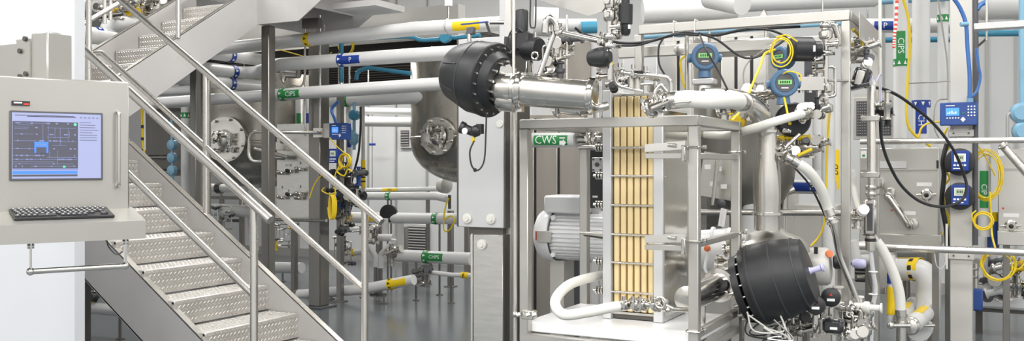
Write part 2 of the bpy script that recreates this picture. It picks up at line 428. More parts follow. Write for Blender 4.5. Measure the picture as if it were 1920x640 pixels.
q = KY(712, 25, 7.8); MB('stair_steel').box((-5.75, 7.7, 3.18), (.55, .5, .06)).build('support_plate', l2)
b = MB('dark_steel'); b.bar(KY(570, 45, 7.5), KY(600, 43, 7.5), .06, .10); b.build('outrigger', l2)
# ------------------------------------------------------------------ operator terminal
def local_thing(name, label, cat, o, dx, dy=None):  # frame: ex along the panel, ez up, n towards viewer
    pass
dcam = V((.81, .586, 0)); dW = V((CS*dcam.x-SN*dcam.y, SN*dcam.x+CS*dcam.y, 0)).normalized()
nW = V((dW.y, -dW.x, 0)).normalized()          # faces the camera
oS = K(107, 274, 3.87)
def T(a, h, n=0): return oS+dW*a+V((0, 0, h))+nW*n
RT = Matrix((dW, -nW, V((0, 0, 1)))).transposed()
hm = thing('operator_terminal', 'stainless operator terminal with lit screen, keyboard tray and grab handle hung before the white wall', 'control terminal', T(0, -.42, -.1))
b = MB('terminal_steel'); b.box(T(-.035, -.035, -.10), (.64, .2, .63), RT, .006); b.build('enclosure', hm)
# screen with its process picture
b = MB('dark_grey').box(T(0, 0, .004), (.352, .012, .284), RT, .002)
def sr(m, a0, a1, h0, h1, n=.011): b.mat(m); b.add([T(a0, h0, n), T(a1, h0, n), T(a1, h1, n), T(a0, h1, n)], [(0, 1, 2, 3)])
sr('scr_bg', -.168, .168, -.134, .134)
sr('scr_dark', -.166, .078, -.098, .099, .0115)
sr('scr_line', -.166, .078, -.100, -.093, .0118); sr('scr_blue', -.166, .076, -.116, -.103, .0118); sr('scr_dark', -.166, .076, -.126, -.118, .0118)
rr = random.Random(3)
for i in range(9): sr('scr_dark', -.16+rr.random()*.2, -.12+rr.random()*.22, .118+.004*(i % 2), .121+.004*(i % 2), .0118)
def hl(h, a0, a1, th=.0016): sr('scr_line', a0, a1, h-th/2, h+th/2, .0125)
def vl(a, h0, h1, th=.0014): sr('scr_line', a-th/2, a+th/2, h0, h1, .0125)
for (h, a0, a1) in ((.092, -.16, -.03), (.084, -.15, -.09), (.075, -.16, -.105), (.068, -.16, -.11), (.074, -.04, .07), (.047, -.16, -.09), (.02, -.16, -.08), (.018, -.02, .07), (-.012, -.165, -.06), (-.04, -.165, -.05), (-.047, -.04, .075), (-.056, -.165, .075), (-.066, -.165, -.01), (-.074, -.165, .06), (-.084, -.1, .07), (.036, -.04, .04), (.002, -.02, .03)): hl(h, a0, a1)
for (a, h0, h1) in ((-.055, -.03, .09), (-.035, .01, .085), (-.01, .03, .075), (.01, .0, .072), (.04, .02, .072), (-.07, -.045, -.02), (-.03, -.05, -.02), (.0, -.08, -.02), (.045, .036, .06)): vl(a, h0, h1)
for i in range(60):
    a = rr.uniform(-.155, .068); h = rr.choice([.092, .074, .047, .02, -.012, -.04, -.056, -.074, -.084]); s_ = rr.uniform(.002, .005)
    sr('scr_line', a-s_, a+s_, h-.0028, h+.0028, .013)
sr('scr_blue', -.087, -.035, -.03, .016, .0135); sr('scr_dark', -.08, -.042, -.03, -.006, .0138)
for i in range(4): sr('scr_line', -.075+i*.009, -.070+i*.009, .002, .008, .014)
b.mat('scr_green'); b.lathe(T(.067, .090, .0125), nW, [(0, .006), (.0003, .006)], 14)
sr('scr_green', .02, .03, -.09, -.082, .0135)
for i in range(8): sr('scr_dark', .084, .084+rr.uniform(.02, .075), .098-i*.0105, .1-i*.0105, .0125)
for i in range(5): sr('scr_dark', .085+i*.016, .094+i*.016, .118, .1205, .0125)
b.build('screen', hm)
b = MB('black').box(T(-.135, .172, .004), (.066, .008, .018), RT); b.mat('red'); b.box(T(-.115, .169, .0085), (.022, .002, .007), RT); b.mat('white_ink'); b.box(T(-.146, .174, .0085), (.03, .002, .006), RT)
b.build('nameplate', hm)
b = MB('polish'); b.tube(fillet([T(.235, .15, 0), T(.235, .15, .035), T(.235, -.17, .035), T(.235, -.17, 0)], .02), .007, 10)
b.build('handle', hm)
# tray: sloping stainless shelf
b = MB('terminal_steel'); L0, L1 = -.37, .30
pr = [(-.02, -.262), (.17, -.300), (.205, -.310), (.205, -.385), (-.02, -.37)]
b.prism([T(L0, h, n) for (n, h) in pr], dW*(L1-L0)); b.build('keyboard_tray', hm)
sl = math.atan2(-.038, .19); tn = (nW*math.cos(sl)+V((0, 0, math.sin(sl)))).normalized(); tu = tn.cross(dW).normalized()
if tu.z < 0: tu = -tu
kb0 = T(.005, -.281, .085)
RK = Matrix((dW, -tn, tu)).transposed()
kb = MB('black').box(kb0+tu*.005, (.37, .15, .012), RK, .003).build('keyboard', hm)
keyme = None
for r in range(5):
    n = [17, 17, 16, 16, 13][r]
    for i in range(n):
        if r == 4 and 4 < i < 8: continue
        wk = .0165 if not (r == 4 and i == 4) else .065
        c = kb0+dW*(-.171+i*.0205+(.004*r if r < 4 else 0)+(wk-.0165)/2)+tn*(-.055+r*.0265)+tu*.0135
        if i > 13 and r in (3, 4): continue
        kk = MB('key_grey'); kk.box(c, (wk, .0205, .006), RK, .0015); kk.mat('white_ink').box(c+tu*.0032-tn*.003, (.006, .006, .0004), RK)
        kk.build('key', kb)
MB('black_gloss').ball(kb0+dW*.150+tn*.045+tu*.012, .016, 16, 10).build('trackball', kb)
b = MB('satin')
b.tube([T(-.11, -.50, .14), T(.235, -.50, .14)], .0115, 12); b.build('support_bar', hm)
for a in (-.12, .235):
    b = MB('polish').box(T(a, -.44, .14), (.006, .028, .13), RT); b.cyl(T(a-.012, -.40, .14), T(a+.012, -.40, .14), .01); b.ball(T(a, -.5, .14), .016); b.build('bracket', hm)
b = MB('dark_grey').tube(smooth([T(.17, -.385, .1), T(.175, -.42, .12), T(.2, -.45, .14), T(.225, -.44, .14)]), .003, 8); b.build('cable', hm)
# carrying arm from the left
am = thing('support_arm', 'square stainless arm with bolted vertical post carrying the operator terminal', 'support arm', T(-.05, .28, -.12))
pa = K(97, 118, 4.02); x1 = pa.x
b = MB('terminal_steel').bb(x1-1.3, x1-.055, pa.y-.06, pa.y+.06, pa.z-.078, pa.z+.09, .006); b.build('beam', am)
b = MB('terminal_steel').bb(x1-.055, x1+.055, pa.y-.06, pa.y+.06, pa.z-.20, pa.z+.125, .006); b.build('post', am)
b = MB('satin').bb(x1-.07, x1+.085, pa.y-.08, pa.y+.07, pa.z-.205, pa.z-.188, .003).bb(x1-.07, x1+.085, pa.y-.08, pa.y+.07, pa.z-.225, pa.z-.208, .003); b.build('flange', am)
MB('terminal_steel').bb(x1-.05, x1+.055, pa.y-.06, pa.y+.05, pa.z-.34, pa.z-.225, .004).build('neck', am)
for (dx, dz) in ((-.075, .10), (-.11, .05), (-.11, -.06), (-.07, -.05), (-.07, -.13), (.02, -.15)):
    MB('dark_steel').cyl((x1+dx, pa.y-.065, pa.z+dz), (x1+dx, pa.y-.078, pa.z+dz), .011, n=8).build('bolt', am)
for dx in (-.05, .03): MB('dark_steel').cyl((x1+dx, pa.y-.07, pa.z-.245), (x1+dx, pa.y-.07, pa.z-.18), .009, n=8).build('bolt', am)
b = MB('terminal_steel'); b.bb(x1-.14, x1-.05, pa.y-.068, pa.y-.06, pa.z-.10, pa.z+.1); b.build('clamp_plate', am)
# ------------------------------------------------------------------ kit of repeated fittings
PATHS = {}
def pipe(name, label, pts, r, m='pipe_white', R=.12, group=None, cat='pipe', n=16, root=None, curve=False, caps=True):
    p = smooth(pts, 8) if curve else fillet(pts, R)
    o = MB(m).tube(p, r, n, caps).build(name, root); PATHS[o.name] = p
    if root is None: tag(o, label, cat, group)
    return o
def pipe_tag(parent, c, ax, r, L, col, text=None, band=True, size=None, bcol=None, arrow=False, up=None, toff=0):
    # coloured marker: an arrow ring plus a flag with lettering; ax is the reading direction
    c = V(c); ax = V(ax).normalized()
    if parent.name in PATHS:        # sit exactly on the pipe's centre line
        best = None; pp = PATHS[parent.name]
        for a, b2 in zip(pp[:-1], pp[1:]):
            e = b2-a
            if e.length < 1e-5: continue
            s_ = max(0, min(1, (c-a).dot(e)/e.length_squared)); q = a+e*s_
            if best is None or (q-c).length < best[0]: best = ((q-c).length, q, e.normalized())
        c = best[1]; ax = best[2] if best[2].dot(ax) > 0 else -best[2]
    mid = V((0, 0, EYE))-c; mid = V((mid.x, mid.y, mid.z)); mid = (mid-ax*mid.dot(ax)).normalized(); upv = mid.cross(ax).normalized()
    b = MB(col)
    if L > 0: sleeve(b, c, ax, r+.004, L, -.62, .62, mid, 10)
    if band:
        bc = c-ax*(L/2+.03); sleeve(b, bc, ax, r+.0045, .07, 0, 2*PI, mid, 20)
        b.mat(bcol or 'white_ink')
        for k in range(8):
            a = 2*PI*k/8+.2; d = mid*math.cos(a)+upv*math.sin(a); e = d.cross(ax)
            q = bc+d*(r+.0065); b.add([q-ax*.018-e*.016, q-ax*.018+e*.016, q+ax*.02], [(0, 1, 2)])
    if text:
        b.mat('white_ink' if col != 'yellow_tag' else 'black'); wrap_text(b, text, size or r*1.0, c+ax*toff, ax, r+.004, mid)
    if arrow:
        b.mat('white_ink'); q = c+ax*(L/2-.03)
        for a, l0, l1, h in ((.25, -.02, .02, .004), (-.3, -.02, .005, .012)):
            d = mid*math.cos(a)+upv*math.sin(a); b.add([q+d*(r+.0065)+ax*l0-upv*h, q+d*(r+.0065)+ax*l1-upv*h, q+d*(r+.0065)+ax*l1+upv*h, q+d*(r+.0065)+ax*l0+upv*h], [(0, 1, 2, 3)])
        d = mid*math.cos(-.3)+upv*math.sin(-.3); b.add([q+d*(r+.0065)+ax*.005-upv*.022, q+d*(r+.0065)+ax*.028, q+d*(r+.0065)+ax*.005+upv*.022], [(0, 1, 2)])
    return b.build('pipe_label', parent)
def ferrule(b, p, ax, r):     # tri-clamp joint
    ax = V(ax).normalized(); p = V(p)
    b.lathe(p-ax*.016, ax, [(0, r*1.02), (.002, r*1.45), (.010, r*1.62), (.022, r*1.62), (.030, r*1.45), (.032, r*1.02)], 18)
    u, w_, a = b.frame(ax); b.box(p+u*r*1.75, (.02, .02, .02)); b.cyl(p+u*r*1.75-w_*.02, p+u*r*1.75+w_*.035, .005, n=8); b.cyl(p+u*r*1.75+w_*.025, p+u*r*1.75+w_*.045, .010, n=6)
    return b
def valve(name, label, p, ax, r, hd=None, root=None, group=None, actuator='black', al=.1):
    p = V(p); ax = V(ax).normalized(); b = MB('polish')
    L = r*3.2; b.lathe(p-ax*L, ax, [(0, r*1.5), (.012, r*1.5), (.014, r), (L*.6, r), (L*.75, r*1.45), (L*1.25, r*1.45), (L*1.4, r), (2*L-.014, r), (2*L-.012, r*1.5), (2*L, r*1.5)], 16)
    t = thing(name, label, 'valve', p) if root is None else root
    if group: t['group'] = group
    b.build('valve_body', t)
    if hd is not None:
        hd = V(hd).normalized(); c = MB('satin').cyl(p+hd*r*1.2, p+hd*(r*2.4), r*.7); c.build('bonnet', t)
        MB(actuator).lathe(p+hd*r*2.3, hd, [(0, r*.9), (.006, r*1.5), (al*.7, r*1.55), (al*.9, r*1.2), (al, r*.6)], 20).build('actuator', t)
    return t
def cluster(name, label, c, sz, n, seed, cat='fitting', group=None, mats=('polish', 'satin', 'black', 'satin'), rs=.012):
    # a knot of small sanitary valves: each body, hose and cap is its own part
    rr = random.Random(seed); c = V(c); t = thing(name, label, cat, c, 0, group)
    prev = c
    for i in range(n):
        p = c+V((rr.uniform(-1, 1)*sz[0], rr.uniform(-1, 1)*sz[1], rr.uniform(-1, 1)*sz[2])); ax = V(rr.choice([(1, 0, 0), (0, 1, 0), (0, 0, 1), (1, 0, .3), (.3, -1, .2)])).normalized()
        r = rs*rr.uniform(.7, 1.4); m = mats[i % len(mats)]
        b = MB(m); L = r*rr.uniform(2.5, 4.5)
        b.lathe(p-ax*L, ax, [(0, r*1.5), (r*.5, r*1.5), (r*.6, r), (L*.8, r), (L, r*1.5), (L+r, r*1.5), (L+r*1.2, r*.8), (2*L-.004, r*.8), (2*L, r*1.3), (2*L+r*.4, r*1.3)], 12)
        b.mat('satin').tube(fillet([p, V((p.x, p.y, prev.z)), V((prev.x, p.y, prev.z)), prev], .02, 3), r*.45, 8)
        b.build({'black': 'actuator', 'dark_grey': 'actuator'}.get(m, 'valve_body'), t); prev = p
    return t
def coil(name, label, c, R, r, n, m, seed, ax=(0, -1, 0), sq=1.0, cat='cable', group=None, root=None, tails=()):
    rr = random.Random(seed); c = V(c); b = MB(m); u, w_, a = b.frame(ax)
    pts = []
    for i in range(n*16+1):
        t = 2*PI*i/16; k = i//16
        if i % 16 == 0: dx, dz, Rk = rr.uniform(-.08, .08)*R, rr.uniform(-.1, .1)*R, R*rr.uniform(.85, 1.1)
        pts.append(c+u*(math.cos(t)*Rk+dx)+V((0, 0, 1))*(math.sin(t)*Rk*sq+dz)+a*(i*r*.12))
    b.tube(smooth(pts[::2], 3), r, 6)
    for tl in tails: b.tube(smooth(tl, 6), r, 6)
    o = b.build(name, root); 
    if root is None: tag(o, label, cat, group)
    return o
def cable(name, label, pts, r, m, group=None, root=None, n=7):
    o = MB(m).tube(smooth(pts, 8), r, n).build(name, root)
    if root is None: tag(o, label, 'cable', group)
    return o
def stand_post(label, px, ytop, ybot, w_=.06, m='column_steel', group=None, foot=True):
    Y = EYE*F/(ybot-HOR); base = K(px, ybot, Y); t = thing('stand_post', label, 'post', base, 0, group)
    top = K(px, ytop, Y).z
    MB(m).bb(base.x-w_/2, base.x+w_/2, base.y-w_/2, base.y+w_/2, .01, top, .004).build('post', t)
    if foot: MB(m).bb(base.x-w_, base.x+w_, base.y-w_, base.y+w_, 0, .012, .002).build('foot_plate', t)
    return t
def fbox(b, px0, px1, py0, py1, y, d, bev=.003):      # box whose front face (plane y) fills this stretch of the view
    x0, x1 = KY(px0, 300, y).x, KY(px1, 300, y).x; pm = (px0+px1)/2
    z1, z0 = KY(pm, py0, y).z, KY(pm, py1, y).z
    b.bb(x0, x1, y, y+d, z0, z1, bev); return (x0, x1, z0, z1)

# ------------------------------------------------------------------ columns
def column(label, px, y, w_, ztop, brackets=()):
    p = KY(px, 300, y); t = thing('steel_column', label, 'column', (p.x, y, 0))
    MB('column_steel').bb(p.x-w_/2, p.x+w_/2, y-w_/2, y+w_/2, .02, ztop, .008).build('shaft', t)
    MB('dark_grey').bb(p.x-w_*.85, p.x+w_*.85, y-w_*.85, y+w_*.85, 0, .02, .003).build('foot_plate', t)
    return t, p
column('slim square steel column under the stair landing corner, in front of the white pipes', 503, 7.40, .105, 3.03)
column('square steel column under the upper stair flight, left of the round vessel', 367, 6.75, .085, 2.55)
column('square steel column close beside the vessel, its right face catching the light', 386, 6.62, .075, 2.5)
tC, pC = column('stout dark steel column standing on the floor right of the valve panel', 598, 8.15, .165, 2.975)
column('dark steel column under the white wall edge, behind the near stair stringer', 152, 4.5, .10, 1.9)
t = column('slender steel upright just right of the stout dark column', 640, 9.4, .05, 2.925)

# ------------------------------------------------------------------ mezzanine deck behind the pipes
xm1 = KY(868, 100, 8.7).x
mz = thing('mezzanine', 'dark steel mezzanine deck with ribs seen from below behind the white pipes', 'mezzanine', (-8, 10.5, 2.9))
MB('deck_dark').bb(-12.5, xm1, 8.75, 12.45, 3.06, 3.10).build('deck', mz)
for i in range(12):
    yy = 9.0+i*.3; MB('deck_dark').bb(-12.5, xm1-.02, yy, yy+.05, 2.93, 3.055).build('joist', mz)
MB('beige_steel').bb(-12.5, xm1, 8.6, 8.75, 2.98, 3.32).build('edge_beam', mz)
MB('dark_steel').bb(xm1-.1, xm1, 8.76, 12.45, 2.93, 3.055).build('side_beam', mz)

# ------------------------------------------------------------------ overhead white pipes
yp = 7.75
def xz(px, py, y=yp): return KY(px, py, y)
P1 = [xz(395, 93), xz(599, 65), xz(780, 54), xz(960, 43)]
o = pipe('insulated_pipe', 'topmost white insulated pipe crossing under the stairs, with yellow and black arrow ring', [P1[0], P1[2], P1[3]], .071)
pipe_tag(o, xz(584, 66.2), (1, 0, 0), .071, 0, 'yellow_tag', None, True, bcol='black')
pipe_tag(o, xz(880, 47), (1, 0, 0), .071, .3, 'yellow_tag', None, False)
P2 = [xz(527, 121), xz(630, 113), xz(770, 104), xz(960, 92)]
XB = -7.95
bz = KX(440, 135, XB)
o = pipe('insulated_pipe', 'white insulated pipe with blue P flag, turning back under the stairs', [V((XB, 5.6, bz.z)), V((XB, 8.35, bz.z)), P2[0]+V((-.02, 0, 0)), P2[2], P2[3]], .072, R=.2)
pipe_tag(o, xz(664, 110.5), (1, 0, 0), .069, .23, 'blue_tag', 'P', True, .07)
pipe_tag(o, bz, (0, 1, 0), .072, 0, 'blue_tag', None, True)
P3 = [xz(290, 194), xz(520, 178), xz(770, 161), xz(960, 149)]
o = pipe('insulated_pipe', 'lowest of the three long white insulated pipes, flagged green CIPS', [P3[0], P3[1], P3[2], P3[3]], .066)
pipe_tag(o, xz(552, 175.7), (1, 0, 0), .066, .23, 'green', 'CIPS', True, .075)
for (px0, z0, lab) in ((435, 105, 'upper white pipe running back under the stairs, with blue arrow ring'), (435, 157, 'lower white pipe running back under the stairs, half hidden by the handrail')):
    q = KX(px0, z0, XB-.02); o = pipe('insulated_pipe', lab, [V((q.x, 5.6, q.z)), V((q.x, 8.55, q.z))], .074)
    pipe_tag(o, q, (0, 1, 0), .074, 0, 'blue_tag', None, True)
o = pipe('insulated_pipe', 'short white pipe passing behind the square columns above the long green-flagged one', [xz(290, 172, 8.9), xz(490, 165, 8.9)], .06)
# hangers carrying the pipes
for px, y0, y1 in ((841, 8, 40), (600, 30, 60)):
    q = xz(px, 50); t = thing('pipe_hanger', 'thin steel rod hanger holding the top white pipe ' + ('near the black drum' if px > 800 else 'under the stair landing'), 'hanger', (q.x, yp, q.z))
    MB('satin').cyl((q.x, yp, q.z+.06), (q.x, yp, q.z+(1.1 if px > 800 else .12)), .010).build('rod', t)
    MB('satin').torus((q.x, yp, q.z), (1, 0, 0), .075, .006).build('clip', t)
    if px > 800: MB('white_gloss').cyl((q.x, yp, q.z+.2), (q.x, yp, q.z+.36), .04).build('clamp', t)
# lower smaller pipe below the deck and blue conduits
pipe('insulated_pipe', 'grey-white pipe running below the green-flagged pipe, with its own green ring', [xz(600, 190, 8.9), xz(850, 180, 8.9)], .075)
pipe_tag([x for x in C.objects if x.name.startswith('insulated_pipe')][-1], xz(655, 187, 8.9), (1, 0, 0), .075, 0, 'green', None, True)
t = thing('conduit', 'teal blue conduit following the underside of the top white pipe to a round box', 'conduit', xz(700, 80, 8.2))
MB('teal').tube(smooth([xz(640, 78, 8.1), xz(700, 72, 8.1), xz(765, 69, 8.1), xz(790, 75, 8.1), xz(830, 73, 8.1), xz(900, 66, 8.1)], 6), .022, 10).build('tube', t)
MB('teal').lathe(xz(836, 70, 8.03), (0, -1, 0), [(-.04, .05), (0, .062), (.03, .062), (.04, .05)], 16).build('junction_box', t)
t = thing('conduit', 'vertical teal pipe rising between the white pipes with a curved branch to the right', 'conduit', xz(640, 120, 8.3))
MB('teal').tube([xz(640, 80, 8.3), xz(640, 155, 8.3)], .028, 10).build('tube', t)
MB('teal').tube(fillet([xz(668, 150, 8.3), xz(670, 134, 8.3), xz(690, 127, 8.3), xz(770, 138, 8.3)], .08), .024, 10).build('branch', t)
MB('satin').tube([xz(655, 100, 8.4), xz(655, 160, 8.4)], .012).build('support_rod', t)
coil('yellow_cable', 'loops of yellow cable bundled under the top pipe beside the teal riser', xz(650, 88, 8.6), .11, .006, 3, 'yellow_cable', 3)
cable('yellow_cable', 'yellow cable sagging under the mezzanine left of the blue flag', [xz(520, 92, 8.3), xz(560, 103, 8.3), xz(600, 115, 8.3), xz(622, 98, 8.3)], .006, 'yellow_cable')
for px in (572, 600):
    q = xz(px, 120, 8.0)
    o = MB('satin').cyl((q.x, q.y, 1.9), (q.x, q.y, 3.1), .012).build('hanger_rod'); tag(o, 'thin bright hanger rod ' + ('left of' if px < 590 else 'in front of') + ' the stout dark column', 'rod')
t = thing('pipe_elbow', 'shiny bare metal elbow with looped sample tube below the middle pipe', 'fitting', xz(550, 140, 8.0))
MB('polish').tube(fillet([xz(530, 150, 7.95), xz(532, 138, 7.95), xz(560, 139, 7.95)], .05), .05, 14).build('elbow', t)
MB('satin').tube(fillet([xz(530, 136, 7.8), xz(528, 158, 7.8), xz(568, 164, 7.8), xz(572, 135, 7.8)], .08), .011, 8).build('sample_tube', t)
# vertical white pipes with green and blue rings beside the valve panel
for px, col, l in ((560, 'green', 'green'), (575, 'blue_tag', 'blue')):
    q = xz(px, 200, 8.9); o = pipe('insulated_pipe', 'short vertical white pipe with %s ring below the green-flagged pipe' % l, [V((q.x, q.y, 1.7)), V((q.x, q.y, 2.4))], .042)
    pipe_tag(o, V((q.x, q.y, xz(px, 225, 8.9).z)), (0, 0, 1), .042, .16, col, None, True)
q = xz(348, 200, 8.5); o = pipe('insulated_pipe', 'vertical white pipe with green ring beside the blue round junction boxes', [V((q.x, q.y, .6)), V((q.x, q.y, 2.35))], .057)
pipe_tag(o, V((q.x, q.y, xz(348, 212, 8.5).z)), (0, 0, 1), .057, .0, 'green', None, True)
# teal conduit with three round boxes behind the handrails
t = thing('conduit', 'light blue conduit with three round junction boxes behind the stair handrails', 'conduit', xz(322, 300, 8.2))
MB('light_blue').tube([xz(322, 215, 8.2), xz(324, 352, 8.2)], .018).build('tube', t)
for py in (272, 296, 320): MB('light_blue').lathe(xz(323, py, 8.2), (0, -1, 0), [(-.05, .04), (-.03, .062), (.03, .062), (.045, .03)], 16).build('junction_box', t)
t = thing('gauge_pipe', 'yellow and white banded slim pipe beside the stair stringer', 'pipe', xz(267, 250, 8.4))
MB('yellow_tag').cyl(xz(266, 205, 8.4), xz(270, 295, 8.4), .018).build('tube', t); MB('paper').cyl(xz(271, 205, 8.35), xz(272, 282, 8.35), .011).build('tube', t)
for py in (235, 258, 280): MB('black').cyl(xz(267, py, 8.39), xz(267.3, py+5, 8.39), .02).build('band', t)
MB('beige_steel')
t = thing('equipment_cabinet', 'dull stainless equipment cabinet behind the handrails and blue round boxes', 'cabinet', xz(310, 300, 9.4))
b = MB('column_steel'); x0, x1, z0, z1 = fbox(b, 268, 345, 205, 330, 9.4, .4); b.build('body', t)
MB('satin').tube([xz(276, 295, 9.3), xz(315, 295, 9.3)], .03, 12).build('pipe_stub', t)
MB('satin').tube([xz(285, 320, 9.3), xz(318, 323, 9.3)], .035, 12).build('pipe_stub', t)
MB('dark_steel').bb(x0, x1, 9.36, 9.399, z1-.03, z1+.01).build('top_trim', t)

# ------------------------------------------------------------------ vessels
def vessel(label, px, Y, r, ztop, zstraight, zbot, man, mr, seed):
    c = K(px, 300, Y); t = thing('process_vessel', label, 'tank', (c.x, c.y, 0)); h = zstraight-zbot
    prof = [(zbot+h*(1-math.cos(a)), r*math.sin(a)) for a in [PI/2*i/10 for i in range(1, 11)]]+[(zstraight+.02, r), (zstraight+.03, r+.008), (zstraight+.05, r+.008), (zstraight+.06, r), (ztop, r)]
    MB('vessel_steel').lathe((c.x, c.y, 0), (0, 0, 1), prof, 56).build('shell', t)
    m = K(man[0], man[1], Y-r*.9); d = V((m.x-c.x, m.y-c.y, 0)).normalized(); m = V((c.x, c.y, m.z))+d*(r-.05)
    b = MB('satin').lathe(m, d, [(0, mr), (.10, mr), (.10, mr*1.1), (.125, mr*1.1), (.13, mr*.9), (.11, mr*.55), (.135, mr*.3), (.15, .04)], 32); b.build('manway', t)
    u, w_, a = b.frame(d)
    for i in range(8):
        an = 2*PI*i/8+.3; p = m+d*.135+(u*math.cos(an)+w_*math.sin(an))*mr*.98
        MB('satin').cyl(p-d*.03, p+d*.035, .018, n=8).build('wing_nut', t)
    rr = random.Random(seed)
    for i in range(12):
        p = m+d*(.15+rr.uniform(0, .05))+(u*rr.uniform(-1, 1)+w_*rr.uniform(-1, 1))*mr*.55
        ax = V(rr.choice([tuple(d), tuple(u), tuple(w_)])); MB('polish').lathe(p-ax*.03, ax, [(0, .03), (.012, .03), (.014, .018), (.05, .018), (.052, .032), (.068, .032)], 12).build('fitting', t)
    return t, c
vessel('big round-bottomed stainless vessel with manway, behind the two handrails', 488, 12.0, .78, 2.7, 1.82, 1.28, (432, 262), .25, 1)
vt, vc = vessel('big round-bottomed stainless vessel with polished manway, left of the tall white panel', 880, 11.0, .69, 2.90, 1.85, 1.36, (826, 256), .19, 2)
t = thing('guard_rail', 'bright tube guard rail with a looped end in front of the left vessel', 'rail', xz(540, 248, 7.9))
MB('rail_steel').tube(fillet([xz(596, 249, 7.85), xz(468, 247, 7.85), xz(466, 304, 7.85), xz(500, 303, 7.85)], .12), .019, 12).build('rail', t)
MB('satin').box(xz(597, 249, 7.93), (.12, .03, .10)).build('bracket', t)
for k in (0, 1): MB('dark_steel').cyl(xz(592+k*10, 249, 7.92), xz(592+k*10, 249, 7.9), .008, n=8).build('bolt', t)
MB('satin').tube([xz(478, 279, 7.9), xz(540, 295, 8.0)], .022).build('brace', t)
# stainless valve panel
t = thing('valve_cabinet', 'stainless panel with rows of small valves and white tags, between two steel columns', 'cabinet', xz(550, 330, 8.25))
b = MB('steel'); fbox(b, 519, 582, 232, 415, 8.25, .3); b.build('body', t)
vp = t
rr = random.Random(12)
for (px, py) in ((528, 325), (545, 322), (562, 318), (528, 371), (545, 366), (562, 364), (535, 268), (560, 372)):
    q = xz(px, py, 8.2); v = valve('valve', None, q, (1, 0, 0), .014, (0, -1, .2), root=vp, al=.05, actuator='black' if px == 545 else 'satin')
for (px, py) in ((540, 310), (558, 306), (536, 358), (558, 350), (524, 351)):
    q = xz(px, py, 8.24); MB('paper').bb(q.x-.035, q.x+.035, q.y-.004, q.y, q.z-.014, q.z+.014).build('tag', vp)
MB('satin').bb(xz(522, 0, 8.2).x, xz(540, 0, 8.2).x, 8.15, 8.25, xz(530, 282, 8.2).z, xz(530, 266, 8.2).z, .004).build('switch_box', vp)
MB('satin').tube([xz(505, 295, 8.15), xz(537, 296, 8.15)], .028).build('pipe_stub', vp)
MB('satin').tube([xz(505, 412, 8.2), xz(612, 414, 8.0)], .018).build('bottom_rail', vp)
cluster('valve_cluster', 'small valves and yellow-handled fitting under the stainless valve panel', xz(535, 440, 8.8), (.14, .08, .16), 9, 5, mats=('satin', 'dark_grey', 'satin', 'yellow_tag'))
# ------------------------------------------------------------------ skids seen below the rails
for px, y0, y1, lab in ((416, 372, 480, 'short dark leg of the pipe skid behind the stairs, left of the pair'), (454, 368, 500, 'short dark leg of the pipe skid behind the stairs, right of the pair'), (552, 425, 545, 'grey stand leg under the valve panel, left of the stout column'), (638, 180, 566, 'tall grey stand leg right of the stout dark column, on a foot plate'),
    (711, 400, 540, 'grey stand leg behind the white Y-shaped pipes'), (760, 425, 520, 'grey stand leg below the white cross pipe, left of the wall louvre'), (845, 395, 538, 'grey stand leg standing on a foot plate between the cross pipe and the cabinet'), (876, 250, 520, 'grey stand leg partly hidden by the tall cabinet edge')):
    stand_post(lab, px, y0, y1, .065)
t = thing('pipe_skid_beam', 'horizontal steel beam of the pipe skid behind the handrails', 'beam', xz(440, 370, 9))
MB('column_steel').bb(xz(395, 370, 9.6).x, xz(470, 370, 9.6).x, 9.55, 9.65, xz(430, 374, 9.6).z, xz(430, 368, 9.6).z).build('beam', t)
MB('dark_steel').box(xz(440, 414, 9.6), (.25, .05, .04)).build('brace', t)
o = pipe('insulated_pipe', 'upper white pipe behind the handrails with a dark clamp', [xz(392, 352, 9.4), xz(470, 354, 9.4)], .055)
MB('dark_steel').cyl(xz(408, 353, 9.4), xz(416, 353, 9.4), .075).build('clamp', o)
pipe('insulated_pipe', 'thick white pipe low behind the handrails', [xz(392, 393, 9.4), xz(478, 397, 9.4)], .085)
cluster('valve_cluster', 'tangle of dark-handled valves low behind the handrails', xz(420, 410, 9.3), (.2, .1, .18), 10, 8, mats=('satin', 'dark_grey', 'satin', 'dark_grey'))
pipe('insulated_pipe', 'white pipe stub low on the floor left of the stout column', [xz(515, 502, 9.7), xz(566, 503, 9.7)], .075)
pipe('insulated_pipe', 'curved white pipe behind the stair post, low down', [xz(470, 400, 9.6), xz(478, 470, 9.6)], .05)
